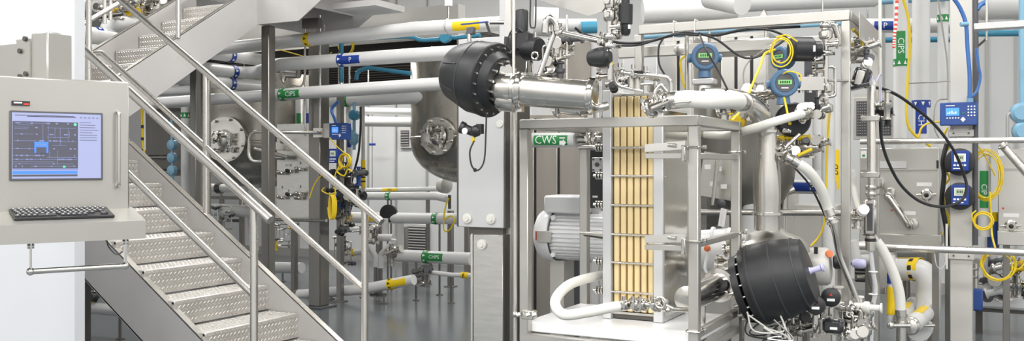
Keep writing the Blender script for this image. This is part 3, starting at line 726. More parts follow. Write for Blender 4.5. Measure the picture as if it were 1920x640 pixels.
# ------------------------------------------------------------------ middle distance: controllers, white pipes, valves
def controller(label, px0, px1, py0, py1, y, side=True):
    b = MB('device_blue'); x0, x1, z0, z1 = fbox(b, px0, px1, py0, py1, y, .08, .005); w_, h = x1-x0, z1-z0
    t = thing('weighing_controller', label, 'controller', ((x0+x1)/2, y+.04, z0)); b.build('housing', t)
    MB('lcd_blue').bb(x0+w_*.16, x0+w_*.52, y-.003, y, z0+h*.42, z0+h*.76).build('display', t)
    b = MB('white_ink')
    for i, a in enumerate((.2, .25, .31, .36, .41)): b.bb(x0+w_*a, x0+w_*(a+.035), y-.004, y-.003, z0+h*.5, z0+h*(.56+.04*(i % 3)))
    b.build('digits', t)
    b = MB('white_ink')
    for i in range(3):
        for j in range(4): b.cyl((x0+w_*(.76+.08*i), y, z0+h*(.42+.13*j)), (x0+w_*(.76+.08*i), y-.004, z0+h*(.42+.13*j)), w_*.024, n=8)
    b.build('number_key', t)
    b = MB('white_ink')
    for i in range(5): b.cyl((x0+w_*(.2+.075*i), y, z0+h*.32), (x0+w_*(.2+.075*i), y-.004, z0+h*.32), w_*.022, n=8)
    b.build('soft_key', t)
    b = MB('paper'); c = V((x0+w_*.62, y-.002, z0+h*.25)); b.prism([c+V((0, 0, h*.12)), c+V((w_*.07, 0, 0)), c+V((0, 0, -h*.12)), c+V((-w_*.07, 0, 0))], (0, -.003, 0)); b.build('arrow_key', t)
    MB('green').bb(x0+w_*.6, x0+w_*.65, y-.003, y, z0+h*.5, z0+h*.56).build('indicator', t)
    MB('white_ink').bb(x0+w_*.16, x0+w_*.4, y-.003, y, z0+h*.84, z0+h*.88).build('brand_strip', t)
    return t, (x0, x1, z0, z1)
t, g = controller('small blue keypad controller on the stout column behind the handrail', 617, 650, 231, 262, 7.95)
MB('beige_steel').bb(g[0]-.09, g[0]-.005, 7.96, 8.1, g[2]+.02, g[3], .004).build('mounting_box', t)
def small_display(label, px0, px1, py0, py1, y, txt=False, root=None):
    b = MB('blue_tag'); x0, x1, z0, z1 = fbox(b, px0, px1, py0, py1, y, .07, .004); w_, h = x1-x0, z1-z0
    t = thing('flow_display', label, 'display', ((x0+x1)/2, y, z0)); b.build('housing', t)
    MB('paper').bb(x0+w_*.18, x0+w_*.82, y-.003, y, z0+h*.46, z0+h*.86).build('bezel', t)
    MB('lcd').bb(x0+w_*.27, x0+w_*.73, y-.005, y-.002, z0+h*.52, z0+h*.80).build('display', t)
    b = MB('white_ink')
    for i in range(4): b.bb(x0+w_*(.14+.19*i), x0+w_*(.27+.19*i), y-.003, y, z0+h*.24, z0+h*.33)
    b.build('key', t)
    MB('white_ink').bb(x0+w_*.12, x0+w_*.7, y-.003, y, z0+h*.10, z0+h*.15).build('brand_strip', t)
    b = MB('black')
    for i in range(4): b.bb(x0+w_*(.33+.09*i), x0+w_*(.38+.09*i), y-.006, y-.005, z0+h*.60, z0+h*.72)
    b.build('digits', t); return t
small_display('small blue meter display below the keypad controller on the stout column', 616, 632, 279, 306, 7.95)
cable('blue_cable', 'bundle of blue cables dropping to the small keypad controller', [xz(634, 190, 8.0), xz(622, 205, 8.0), xz(627, 222, 8.0), xz(630, 232, 8.0)], .018, 'blue_hose')
t = thing('conduit', 'light blue conduit with round box and long fitting beside the small keypad controller', 'conduit', xz(665, 280, 8.6))
MB('light_blue').tube([xz(664, 192, 8.6), xz(664, 281, 8.6)], .02).build('tube', t)
MB('teal').lathe(xz(665, 216, 8.6), (0, -1, 0), [(-.06, .04), (-.03, .058), (.04, .058), (.05, .03)], 16).build('junction_box', t)
MB('light_blue').lathe(xz(663, 272, 8.6), (0, 0, 1), [(-.0, .03), (.03, .055), (.12, .06), (.17, .02)], 14).build('fitting', t)
cable('black_cable', 'black cable hanging beside the light blue conduit with round box', [xz(676, 200, 8.5), xz(676, 240, 8.5), xz(672, 290, 8.5), xz(662, 330, 8.5), xz(655, 370, 8.5)], .013, 'black')
q = xz(655, 300, 9.0); o = pipe('insulated_pipe', 'vertical white pipe with blue flag behind the blue keypad controller', [V((q.x, q.y, 1.2)), V((q.x, q.y, 2.3))], .04)
pipe_tag(o, V((q.x, q.y, xz(655, 258, 9).z)), (0, 0, 1), .04, .24, 'blue_tag', None, False)
q = xz(681, 300, 9.0); t = tag(MB('beige_steel').cyl((q.x, q.y, .1), (q.x, q.y, xz(681, 196, 9).z), .022).build('conduit_pole'), 'slim upright conduit with long yellow marker left of the two short white pipes', 'conduit')
b = MB('yellow_tag').cyl((q.x, q.y, xz(681, 352, 9).z), (q.x, q.y, xz(681, 300, 9).z), .028); b.mat('black')
for i in range(4): z = xz(681, 318+i*8, 9).z; b.cyl((q.x, q.y, z), (q.x, q.y, z+.02), .0285)
b.build('marker', t)
t = tag(MB('satin').cyl(xz(698, 200, 12.3), xz(698, 352, 12.3), .008).build('thin_rod'), 'thin vertical rod with blue tie in front of the back wall', 'rod'); MB('blue_tag').cyl(xz(693, 271, 12.28), xz(703, 271, 12.28), .02).build('tie', t)
o = pipe('insulated_pipe', 'upper of two short white pipes running to the polished vessel', [xz(682, 208, 9.8), xz(775, 210, 9.8)], .045)
o = pipe('insulated_pipe', 'lower and thicker of two short white pipes running to the polished vessel', [xz(682, 228, 9.8), xz(775, 229, 9.8)], .065)
for px0, px1, py0, py1, lab in ((748, 771, 240, 278, 'small framed wall grille left of the polished vessel'), (760, 803, 421, 486, 'grey louvred wall vent low behind the white pipes')):
    b = MB('beige_steel'); x0, x1, z0, z1 = fbox(b, px0, px1, py0, py1, 12.44, .05); t = thing('wall_vent', lab, 'vent', ((x0+x1)/2, 12.44, z0)); b.build('frame', t)
    MB('dark_grey').bb(x0+.04, x1-.04, 12.43, 12.441, z0+.04, z1-.04).build('backing', t)
    n = int((z1-z0)/.05); b = MB('vent_grey')
    for i in range(n): b.box(((x0+x1)/2, 12.425, z0+.05+i*(z1-z0-.08)/n), (x1-x0-.09, .03, .008), Matrix.Rotation(.6, 3, 'X'))
    b.build('louvre', t)
yq = 9.6
def wp(label, pts, r, y=yq, **k): return pipe('insulated_pipe', label, [xz(a, b_, y) for a, b_ in pts], r, **k)
o = wp('thin white pipe with yellow flag, highest of the low group by the back wall', [(688, 357), (845, 354)], .030, 10.4); pipe_tag(o, xz(733, 355.5, 10.4), (1, 0, 0), .030, .25, 'yellow_tag', 'WFI', False, .04)
o = wp('white pipe with green ring under the thin yellow-flagged one', [(680, 368), (820, 368), (842, 374)], .052, 10.2, R=.5); pipe_tag(o, xz(733, 368, 10.2), (1, 0, 0), .052, .0, 'green', None, True)
t = thing('valve', 'round grey valve cap at the right end of the low white pipes', 'valve', xz(838, 360, 10.1)); MB('beige_steel').lathe(xz(826, 348, 10.1), (1, -.3, 0), [(0, .06), (.02, .095), (.12, .10), (.15, .05)], 18).build('cap', t); MB('dark_steel').cyl(xz(843, 366, 10.1), xz(843, 392, 10.1), .02).build('stem', t)
o = wp('long thick white pipe with two yellow tags, passing behind the stair post', [(642, 408), (890, 411)], .068); 
pipe_tag(o, xz(657, 405, yq), (1, 0, 0), .068, .16, 'yellow_tag', 'V', False, .07); pipe_tag(o, xz(703, 405, yq), (1, 0, 0), .068, .2, 'yellow_tag', '1/2', False, .07); pipe_tag(o, xz(822, 410, yq), (1, 0, 0), .068, 0, 'green', None, True)
tag(MB('black_rubber').lathe(xz(730, 400, yq-.02), (.3, -1, 0), [(-.03, .02), (-.02, .105), (.05, .11), (.06, .04)], 20).build('pressure_gauge'), 'black round gauge peeping over the long thick white pipe', 'gauge')
wp('white drop pipe falling from the thick pipe to the cross pipe', [(722, 410), (722, 447)], .040, 9.45)
wp('short white cross pipe joining the drop pipes', [(705, 446), (738, 446)], .044, 9.35)
wp('white leg pipe bending down left to the floor, right one of the pair', [(738, 449), (737, 455), (714, 478), (714, 503)], .034, 9.2, R=.05)
wp('white leg pipe bending down right to the floor, left one of the pair', [(689, 460), (704, 480), (704, 503)], .034, 9.3, R=.06)
wp('short white pipe left of the stair post beneath the thick pipe', [(645, 431), (684, 430)], .035, 9.3)
o = wp('short white pipe with yellow and black ring left of the stair post', [(658, 474), (684, 473), (684, 440)], .038, 9.2, R=.05); b = MB('yellow_tag').cyl(xz(660, 474, 9.2), xz(666, 474, 9.2), .045); b.mat('black').cyl(xz(662, 474, 9.2), xz(664, 474, 9.2), .0455); b.build('ring', o)
wp('white pipe dropping behind the cross pipe to the green-flagged pipe', [(750, 415), (750, 475)], .052, 9.9)
o = wp('thick white pipe with green flag ending beside the lower cabinet', [(738, 479), (884, 486)], .072, 9.1); pipe_tag(o, xz(820, 482, 9.1), (1, 0, 0), .072, .22, 'green', 'CHPS', True, .06)
wp('long white floor pipe with yellow flag, running from the stout column', [(560, 553), (680, 543), (776, 525)], .060, 8.7, R=.6)
pipe_tag([x for x in C.objects if x.name.startswith('insulated_pipe')][-1], xz(752, 529, 8.7), (1, 0, -.05), .060, .2, 'yellow_tag', None, True, bcol='black')
o = wp('thin white pipe with yellow clamp leading to the cabinet foot', [(806, 511), (850, 516), (884, 517)], .026, 9.0); b = MB('yellow_tag').cyl(xz(866, 516, 9.0), xz(878, 517, 9.0), .036); b.mat('black').cyl(xz(870, 516, 9.0), xz(872, 517, 9.0), .037); b.build('clamp', o)
cluster('valve_cluster', 'knot of grey valves on the floor between the white floor pipes', xz(796, 513, 8.9), (.09, .06, .12), 10, 21, mats=('column_steel', 'column_steel', 'satin', 'dark_grey'), rs=.02)
cluster('valve_cluster', 'small steel trap and fittings left of the cross pipe', xz(697, 438, 9.2), (.05, .05, .12), 7, 23, mats=('satin', 'column_steel', 'satin'), rs=.018)
cluster('valve_cluster', 'steel valve at the left end of the thick green-flagged pipe', xz(736, 474, 9.0), (.03, .04, .05), 4, 24, mats=('column_steel', 'satin'), rs=.026)
for px, l in ((704, 'left'), (714, 'right')):
    q = xz(px, 503, 9.25); o = tag(MB('column_steel').cyl((q.x, q.y, 0), (q.x, q.y, q.z+.01), .022).build('drain_leg'), 'bare steel pipe leg under the %s bent white pipe' % l, 'pipe'); MB('dark_steel').cyl((q.x, q.y, 0), (q.x, q.y, .02), .07).build('foot', o)
cluster('instrument_cluster', 'tangle of black valves and actuators right of the stout column', xz(652, 350, 8.2), (.16, .12, .2), 26, 31, mats=('black', 'dark_grey', 'black', 'satin', 'device_blue', 'black'), rs=.024)
cluster('instrument_cluster', 'lower tangle of black and steel valves by the leg right of the stout column', xz(650, 410, 8.3), (.12, .1, .16), 14, 33, mats=('dark_grey', 'satin', 'black', 'column_steel'), rs=.018)
cluster('fitting_cluster', 'small steel fittings down the leg right of the stout column', xz(640, 470, 9.0), (.10, .1, .2), 10, 35, mats=('satin', 'column_steel', 'dark_grey'), rs=.014)
coil('yellow_cable', 'round coil of yellow cable under the small keypad controller', xz(650, 302, 8.0), .075, .006, 5, 'yellow_cable', 41, tails=([xz(618, 258, 7.9), xz(632, 275, 7.9), xz(650, 290, 7.9)],))
coil('yellow_cable', 'long hanging hank of yellow cable against the stout column', xz(628, 388, 7.9), .028, .007, 6, 'yellow_cable', 42, sq=4.6, tails=([xz(629, 365, 7.9), xz(628, 330, 7.9), xz(640, 305, 7.9)],))
cable('yellow_cable', 'yellow cable arching in front of the stout column to the valve panel', [xz(580, 372, 7.9), xz(590, 345, 7.9), xz(606, 327, 7.9), xz(620, 328, 7.9)], .007, 'yellow_cable')
cable('yellow_cable', 'short looped yellow cable just below the arching one', [xz(608, 352, 7.9), xz(604, 358, 7.9), xz(616, 364, 7.9), xz(630, 362, 7.9)], .007, 'yellow_cable')
cable('yellow_cable', 'yellow cable loop hanging from the low pipes left of the tall cabinet', [xz(841, 372, 9.0), xz(834, 395, 9.0), xz(832, 430, 9.0), xz(842, 432, 9.0), xz(852, 415, 9.0), xz(846, 405, 9.0), xz(834, 412, 9.0)], .009, 'yellow_cable')
cable('yellow_cable', 'tangled yellow cable around the small blue meter display', [xz(640, 315, 7.9), xz(632, 322, 7.9), xz(645, 330, 7.9), xz(652, 318, 7.9), xz(660, 322, 7.9)], .009, 'yellow_cable')
# behind the upper flight
t = thing('insulated_pipe', 'white pipe with blue P flag glimpsed behind the upper stair flight', 'pipe', K(165, 60, 9.9))
o = MB('pipe_white').tube([K(120, 56, 9.8), K(196, 66, 10.2)], .072, 14).build('pipe_body', t)
a0 = K(196, 66, 10.2)-K(120, 56, 9.8); pipe_tag(t, K(158, 60.5, 10.0), a0, .072, .26, 'blue_tag', 'P', False, .08); pipe_tag(t, K(188, 64.8, 10.15), a0, .072, 0, 'blue_tag', None, True)
tag(MB('dark_steel').tube([K(130, 40, 10.5), K(230, 26, 10.5)], .022, 10).build('steel_pipe'), 'dark slim pipe behind the upper stair handrail', 'pipe')
tag(MB('pipe_white').tube(fillet([K(205, 75, 11), K(205, 48, 11), K(262, 38, 11), K(270, 60, 11)], .25), .11, 16).build('insulated_pipe'), 'fat white bent pipe behind the upper stair flight', 'pipe')
tag(MB('pipe_white').tube([K(130, 100, 11.5), K(250, 95, 11.5)], .10, 16).build('insulated_pipe'), 'horizontal white pipe below the fat bent pipe behind the upper flight', 'pipe')
tag(MB('pipe_white').tube([K(140, 8, 12), K(330, 22, 11.5)], .09, 14).build('insulated_pipe'), 'white pipe near the top of the picture behind the upper stair rails', 'pipe')
cluster('valve_cluster', 'bright steel fittings behind the upper stair rails near the top of the picture', K(295, 8, 11), (.25, .1, .12), 18, 51, mats=('satin', 'steel', 'beige_steel', 'polish'), rs=.03)
cluster('valve_cluster', 'bright steel fittings at the far left behind the upper stair post', K(228, 22, 11), (.25, .1, .12), 12, 52, mats=('satin', 'beige_steel', 'yellow_tag', 'polish'), rs=.03)
o = pipe('insulated_pipe', 'white pipe with yellow tag low behind the near stair stringer', [K(120, 572, 8.6), K(250, 585, 8.4)], .055); b = MB('yellow_tag').cyl(K(163, 576.5, 8.53), K(173, 577.5, 8.5), .058); b.build('pipe_label', o)
cluster('fitting_cluster', 'dim steel fittings above the low white pipe behind the near stringer', K(176, 552, 8.5), (.14, .08, .05), 7, 53, mats=('column_steel', 'dark_grey'), rs=.018)
# ------------------------------------------------------------------ lift column with round knobs
def knob(p, parent, r=.031):
    p = V(p); MB('hose_white').lathe(p, (0, -1, 0), [(0, r), (.012, r), (.016, r*.86), (.016, r*.6), (.024, r*.52), (.024, 0.002)], 28).build('knob', parent)
yc = 4.88
b = MB('plate_white'); x0, x1, z0, z1 = fbox(b, 859, 944, 71, 427, yc, .34, .004)
t = thing('lift_column', 'tall white-silver lift column panel with two round knobs at its foot, behind the black drum', 'column', ((x0+x1)/2, yc+.1, z0)); b.build('panel', t)
MB('dark_steel').bb(x0-.012, x0-.002, yc+.005, yc+.33, z0, z1).build('edge_strip', t); MB('dark_steel').bb(x1+.001, x1+.008, yc+.01, yc+.33, z0, z1).build('edge_strip', t)
for px, py in ((877, 410), (921, 411)): knob(KY(px, py, yc), t)
MB('black').cyl(KY(891, 319, yc)+V((0, .0, 0)), KY(891, 319, yc)+V((0, -.004, 0)), .012, n=16).build('lock_hole', t)
MB('hose_white').cyl(KY(938, 232, yc), KY(938, 232, yc)+V((0, -.01, 0)), .022, n=20).build('cap', t)
MB('dark_steel').bb(x0+.06, x1-.02, yc+.03, yc+.3, z0-.05, z0).build('guide', t)
b = MB('steel'); a0, a1, c0, c1 = fbox(b, 887, 943, 440, 660, yc, .3, .004); b = MB('steel'); b.bb(a0, a1, yc, yc+.3, .02, c1, .004)
t = thing('lift_base', 'brushed stainless lower lift housing with a single round knob, standing below the tall panel', 'housing', ((a0+a1)/2, yc+.1, 0)); b.build('housing', t)
MB('rail_steel').bb(a0-.014, a0-.002, yc-.002, yc+.3, .02, c1).build('edge_strip', t); MB('dark_steel').bb(a1+.001, a1+.008, yc, yc+.3, .02, c1).build('edge_strip', t)
knob(KY(904, 459, yc), t); MB('dark_steel').bb(a0-.05, a1+.05, yc-.02, yc+.35, 0, .02).build('foot_plate', t)
def upright(label, px0, px1, y, z0, z1, m='cart_steel', d=.05):
    b = MB(m); xa, xb = KY(px0, 300, y).x, KY(px1, 300, y).x; b.bb(xa, xb, y, y+d, z0, z1, .004)
    return tag(b.build('upright_post'), label, 'post')
upright('grey full-height upright just right of the tall lift column panel', 946, 958, 4.95, 0, 3.2, 'cart_steel')
upright('pale upright rising to the top of the picture beside the black drum', 936, 949, 5.3, 1.2, 3.4, 'plate_white')
tag(MB('rail_steel').cyl((KY(966, 300, 4.75).x, 4.75, 0), (KY(966, 300, 4.75).x, 4.75, 1.95), .012).build('tube_post'), 'slim bright round tube standing beside the left post of the plate cart', 'post')
# regulator and its hose on the lift column
t = thing('pressure_regulator', 'small black regulator with white dial and looping black hose under the black drum', 'regulator', K(886, 246, 4.75))
b = MB('black'); c = K(884, 246, 4.75); b.cyl(c+V((-.03, 0, .01)), c+V((.03, 0, -.01)), .024); b.lathe(c+V((-.03, 0, .012)), (-1, -.2, .3), [(0, .02), (.01, .03), (.03, .032), (.034, .02)], 16); b.ball(c+V((.03, -.005, 0)), .03); b.box(c+V((.05, 0, .01)), (.03, .03, .05)); b.build('body', t)
MB('paper').lathe(c+V((-.022, -.026, 0)), (0, -1, 0), [(0, .016), (.006, .016)], 18).build('dial', t)
MB('yellow_cable').cyl(c+V((.012, 0, -.03)), c+V((.012, 0, -.055)), .008).build('hose_fitting', t)
MB('black').tube(smooth([K(889, 264, 4.73), K(881, 285, 4.73), K(885, 312, 4.73), K(897, 319, 4.73), K(908, 300, 4.73), K(911, 250, 4.73), K(912, 215, 4.73)]), .0045, 8).build('hose', t)

# ------------------------------------------------------------------ insulated valves (black drums)
def drum(name, label, c, ax, prof, studs, rs, hs, seams, m='black_rubber'):
    c = V(c); ax = V(ax).normalized(); t = thing(name, label, 'insulated valve', c)
    MB(m).lathe(c, ax, prof, 48).build('jacket', t); u, w_, a = MB().frame(ax)
    for i in range(studs):
        an = 2*PI*(i+.5)/studs; p = c+ax*hs+(u*math.cos(an)+w_*math.sin(an))*rs
        MB('satin').cyl(p, p+ax*.014, .0055, n=8).build('stud', t)
    for (h0, h1, r0, r1, an) in seams:
        b = MB('seam_black')
        d = u*math.cos(an)+w_*math.sin(an); e = ax.cross(d); p0 = c+ax*h0+d*(r0+.001); p1 = c+ax*h1+d*(r1+.001)
        b.add([p0-e*.0035, p1-e*.0035, p1+e*.0035, p0+e*.0035, p0-e*.0035+d*.0015, p1-e*.0035+d*.003, p1+e*.0035+d*.003, p0+e*.0035+d*.003], [(4, 5, 6, 7), (0, 1, 5, 4), (2, 3, 7, 6), (0, 4, 7, 3), (1, 2, 6, 5)])
        b.build('seam', t)
    return t, ax, u, w_
ax1 = V((.965, -.12, -.22)).normalized()
cD = K(925, 151, 4.75)-ax1*.0
t, _, u, w_ = drum('insulated_valve', 'large black rubber drum jacket ringed with studs at the left end of the stainless pipe', cD, ax1,
    [(-.262, .11), (-.257, .130), (-.238, .145), (-.12, .182), (-.09, .187), (-.02, .190), (-.018, .193), (0, .193), (.006, .188), (.012, .150), (.05, .125), (.056, .085), (.045, .04)], 20, .170, .006,
    [(-.235, -.12, .146, .182, a) for a in (.3, 1.4, 2.5, 3.6, 4.7, 5.8)])
MB('seam_black').lathe(cD, ax1, [(-.112, .181), (-.110, .1855), (-.104, .1875), (-.102, .184)], 48, False).build('band', t)
for i in range(12):
    an = 2*PI*i/12; p = cD+ax1*.05+(u*math.cos(an)+w_*math.sin(an))*.105; MB('satin').cyl(p-ax1*.01, p+ax1*.03, .007, n=8).build('bolt', t)
# stainless pipe with clamps going to the right
pA = cD+ax1*.05; t = thing('stainless_pipe', 'fat polished stainless pipe with clamp rings running right from the studded black drum', 'pipe', K(1030, 175, 4.7))
q0, q1 = K(938, 166, 4.70), K(1128, 182, 4.55); d1 = (q1-q0).normalized(); LL = (q1-q0).length
MB('satin').lathe(q0-d1*.03, d1, [(0, .06), (.03, .078), (.095, .082), (.1, .078)], 32).build('elbow', t)
MB('satin').lathe(q0+d1*.07, d1, [(0, .079), (LL-.10, .074)], 36).build('spool', t)
for s_, rr_ in ((.105, .083), (LL-.05, .080)):
    b = MB('polish').lathe(q0+d1*(s_-.02), d1, [(0, rr_-.005), (.003, rr_+.010), (.012, rr_+.014), (.028, rr_+.014), (.037, rr_+.010), (.04, rr_-.005)], 36)
    u, w2, a = b.frame(d1); p = q0+d1*s_-V((0, 0, rr_+.012)); b.box(p, (.03, .03, .03)); b.cyl(p+V((0, -.03, 0)), p+V((0, .03, 0)), .006) if False else None; b.build('clamp', t)
MB('satin').lathe(q0-V((0, 0, .055))-d1*.02, d1, [(0, .045), (.02, .058), (.10, .06), (.11, .04)], 28).build('lower_boss', t)
MB('polish').prism([q0+d1*(.0)+V((0, -.02, .07)), q0+d1*.10+V((0, -.02, .07)), q0+d1*.06+V((0, -.02, .125)), q0+d1*.01+V((0, -.02, .11))], (0, .05, 0)).build('gusset', t)
MB('satin').tube(smooth([K(1040, 203, 4.7), K(1080, 208, 4.7), K(1120, 203, 4.6), K(1140, 198, 4.6)]), .022, 12).build('lower_tube', t)
for px in (1045, 1092): b = MB('polish'); ferrule(b, K(px, 206, 4.7), (1, 0, 0), .022); b.build('clamp', t)
# black instruments above the pipe
t = thing('valve_actuator', 'black upright actuator head with boxy body above the left end of the stainless pipe', 'actuator', K(980, 80, 4.9))
MB('black_rubber').lathe(K(978, 60, 4.9), (0, 0, 1), [(0, .034), (.105, .036), (.115, .03), (.12, .01)], 20).build('motor', t)
MB('black').box(K(978, 78, 4.9), (.11, .08, .10), None, .01).build('gearbox', t)
MB('black_rubber').lathe(K(1012, 92, 4.85), (-1, .2, .1), [(0, .055), (.01, .062), (.09, .06), (.10, .05), (.14, .045)], 24).build('end_drum', t)
MB('satin').cyl(K(1004, 60, 4.85), K(1004, 100, 4.85), .006).build('chain', t)
MB('satin').torus(K(1003, 105, 4.8), (0, 1, 0), .018, .006).build('ring', t)
MB('satin').cyl(K(993, 118, 4.85), K(993, 140, 4.8), .02).build('stem', t)
cable('black_cable', 'thin black air line curling left of the black upright actuator', [K(962, 120, 4.85), K(952, 95, 4.85), K(955, 65, 4.85), K(968, 52, 4.85), K(980, 60, 4.85)], .004, 'black')
cable('black_cable', 'thin black looped line at the top of the picture right of the actuator', [K(995, -10, 4.9), K(994, 45, 4.9), K(1000, 52, 4.9), K(1004, 45, 4.9), K(1005, -10, 4.9)], .004, 'black')
tag(MB('rail_steel').cyl(K(963, -10, 4.6), K(963, 140, 4.6), .0085).build('hanger_rod'), 'slim pale rod dropping from the top of the picture onto the stainless pipe', 'rod')
t = thing('blue_handle_valve', 'small valve with long blue lever in front of the yellow-flagged pipe', 'valve', K(882, 50, 4.95))
b = MB('blue_tag').bar(K(865, 46, 4.95), K(915, 41, 4.9), .02, .006); b.build('lever', t); MB('dark_grey').box(K(883, 58, 4.95), (.045, .03, .04), None, .004).build('valve_body', t); MB('satin').cyl(K(880, 64, 4.95), K(880, 78, 4.95), .012).build('stem', t)
MB('black').bar(K(911, 40, 4.9), K(919, 64, 4.9), .014, .014).build('grip', t); MB('satin').tube([K(918, 42, 4.9), K(945, 42, 4.9)], .012).build('tube', t)
# sample valve
t = thing('sample_valve', 'bright stainless sample valve with curved head and slanting tube above the stainless pipe', 'valve', K(1030, 60, 4.6))
MB('polish').tube(fillet([K(1012, 140, 4.6), K(1038, 65, 4.6), K(1036, 40, 4.6), K(1026, 40, 4.6), K(1030, 60, 4.6)], .03), .013, 12).build('bent_tube', t)
MB('polish').tube(smooth([K(1022, 62, 4.58), K(1024, 42, 4.58), K(1032, 34, 4.58), K(1042, 44, 4.58), K(1044, 58, 4.58)]), .018, 12).build('head', t)
MB('satin').tube([K(1046, 60, 4.6), K(1133, 79, 4.6)], .013, 12).build('side_tube', t)
for a_, b_ in ((1050, 61), (1128, 78)): b = MB('polish'); ferrule(b, K(a_, b_, 4.6), (1, 0, -.3), .014); b.build('clamp', t)
cluster('fitting_cluster', 'bright steel fittings between the sample valve and the stainless pipe', K(1042, 108, 4.75), (.07, .05, .10), 12, 61, mats=('polish', 'satin', 'polish', 'dark_grey'), rs=.015)
tag(MB('rail_steel').cyl(K(1063, 28, 4.7), K(1063, 152, 4.7), .006).build('thin_rod'), 'thin bright rod between the sample valve and the black cone actuator', 'rod')
t = thing('cone_actuator', 'black tapered actuator on the tall stack of clamped valves', 'actuator', K(1125, 108, 4.6))
MB('black_rubber').lathe(K(1104, 109, 4.6), (1, 0, .0), [(0, .03), (.008, .040), (.06, .050), (.095, .048), (.102, .035), (.115, .028)], 24).build('cap', t)
MB('yellow_tag').cyl(K(1146, 117, 4.6), K(1146, 122, 4.6), .01).build('indicator', t)
# vertical stack of clamped valves
def stack(name, label, px, Y, y0, y1, r, seed, cat='valve stack', m='polish', side=True):
    rr = random.Random(seed); t = thing(name, label, cat, K(px, y1, Y)); za, zb = K(px, y1, Y), K(px, y0, Y); h = zb.z-za.z; z = 0
    MB(m).cyl(za, zb, r*.6).build('tube', t)
    while z < h-.02:
        k = rr.choice([0, 1, 2, 0]); p = za+V((0, 0, z)); s = rr.uniform(.8, 1.25)
        if k == 0: b = MB(m); ferrule(b, p+V((0, 0, .016)), (0, 0, 1), r*.8*s); b.build('clamp', t); z += .045
        elif k == 1: b = MB('satin').lathe(p, (0, 0, 1), [(0, r), (.01, r*1.3*s), (.045, r*1.3*s), (.055, r)], 18); b.box(p+V((.0, -r*1.3, .028)), (r*1.2, r*.8, .03), None, .003); b.build('valve_body', t); z += .065
        else:
            b = MB(m); d = rr.choice([(-1, 0, 0), (1, 0, 0), (0, -1, 0)]); b.lathe(p+V((0, 0, .02)), d, [(0, r*.6), (r*2, r*.6), (r*2.1, r), (r*2.6, r), (r*2.7, r*.5)], 14); b.build('branch', t); z += .05
    return t
stack('valve_stack', 'tall stack of clamped bright valves left of the plate pack, by the black tapered actuator', 1143, 4.6, -12, 150, .024, 71)
stack('valve_stack', 'shorter stack of clamped valves behind the black vertical actuator', 1158, 4.7, -10, 70, .02, 72)
t = thing('black_actuator', 'black vertical actuator hanging at the top of the picture beside the tall clamp stack', 'actuator', K(1173, 40, 4.6))
MB('black_rubber').lathe(K(1173, 66, 4.6), (0, 0, 1), [(0, .018), (.01, .024), (.05, .026), (.055, .034), (.15, .036), (.155, .02), (.2, .02)], 20).build('body', t)
MB('white_ink').box(K(1180, 50, 4.56), (.012, .003, .02)).build('tag', t)
t = thing('top_canopy', 'grey steel hopper corner at the top of the picture above the stainless pipe', 'hopper', K(1080, 10, 5.0))
b = MB('satin'); pts = [K(985, -8, 5.1), K(1104, 30, 4.8), K(1128, 22, 4.75), K(1150, -8, 4.7)]; b.prism([p for p in pts], (.02, .3, .08)); b.build('shell', t)
# manifold above plate pack
t = thing('steel_tubing', 'thin bent steel tubing with clamps crossing above the plate pack', 'tubing', K(1200, 150, 4.7))
MB('polish').tube(fillet([K(1150, 135, 4.7), K(1225, 142, 4.65), K(1258, 146, 4.65), K(1258, 175, 4.65)], .05), .011, 10).build('tube', t)
MB('polish').tube(fillet([K(1152, 120, 4.7), K(1153, 160, 4.7), K(1205, 172, 4.7)], .05), .008, 10).build('tube', t)
for px, py in ((1165, 136), (1190, 139), (1213, 142)): b = MB('polish'); ferrule(b, K(px, py, 4.69), (1, 0, 0), .013); b.build('clamp', t)
for px in (1183, 1195): MB('satin').cyl(K(px, 145, 4.72), K(px, 168, 4.72), .018).build('drop_tube', t)
MB('black').box(K(1197, 135, 4.66), (.05, .02, .01)).build('lever', t)
cluster('fitting_cluster', 'small steel valves behind the bent tubing above the plate pack', K(1190, 160, 4.9), (.12, .05, .04), 9, 73, rs=.011)

# ------------------------------------------------------------------ plate cart
cx0, cx1, cy0, cy1 = -2.25, -1.335, 4.385, 5.165; zt, zb_ = 1.825, .755
ct = thing('plate_cart', 'square tube stainless cart frame with white base slab holding the plate pack', 'cart frame', ((cx0+cx1)/2, (cy0+cy1)/2, 0))
pw = .05
for x in (cx0, cx1):
    for y in (cy0, cy1): MB('cart_steel').bb(x-pw/2, x+pw/2, y-pw/2, y+pw/2, .02, zt-pw if y < 0 else zt-.0505, .004).build('post', ct)
b = MB('cart_steel').bb(cx0-pw/2, cx1+pw/2, cy0-pw/2, cy0+pw/2, zt-pw, zt, .004); b.build('top_rail', ct)
MB('cart_steel').bb(cx0-pw/2, cx1+pw/2, cy1-pw/2, cy1+pw/2, zt-pw, zt, .004).build('top_rail', ct)
for x in (cx0, cx1): MB('cart_steel').bb(x-pw/2, x+pw/2, cy0+pw/2, cy1-pw/2, zt-pw, zt, .004).build('top_rail', ct)
def zat(px, py, p): return EYE-(py-HOR)*dep(p)/F
pr_ = V((cx1, cy0+.3, 0))
for py, hh in ((294, .03), (449, .03), (606, .04)):
    z = zat(0, py, (cx1, (cy0+cy1)/2)); MB('cart_steel').bb(cx1-.015, cx1+.015, cy0+.026, cy1-.026, z-hh/2, z+hh/2, .003).build('side_rail', ct)
z = zat(0, 440, (cx0, cy1)); MB('satin').tube([(cx0+.02, cy1-.05, z), (cx0+.35, cy1-.3, z)], .008).build('tie_bar', ct)
b = MB('white_gloss').bb(cx0-.02, cx1-.027, cy0+.028, cy1-.03, zb_-.055, zb_, .006); b.build('base_slab', ct)
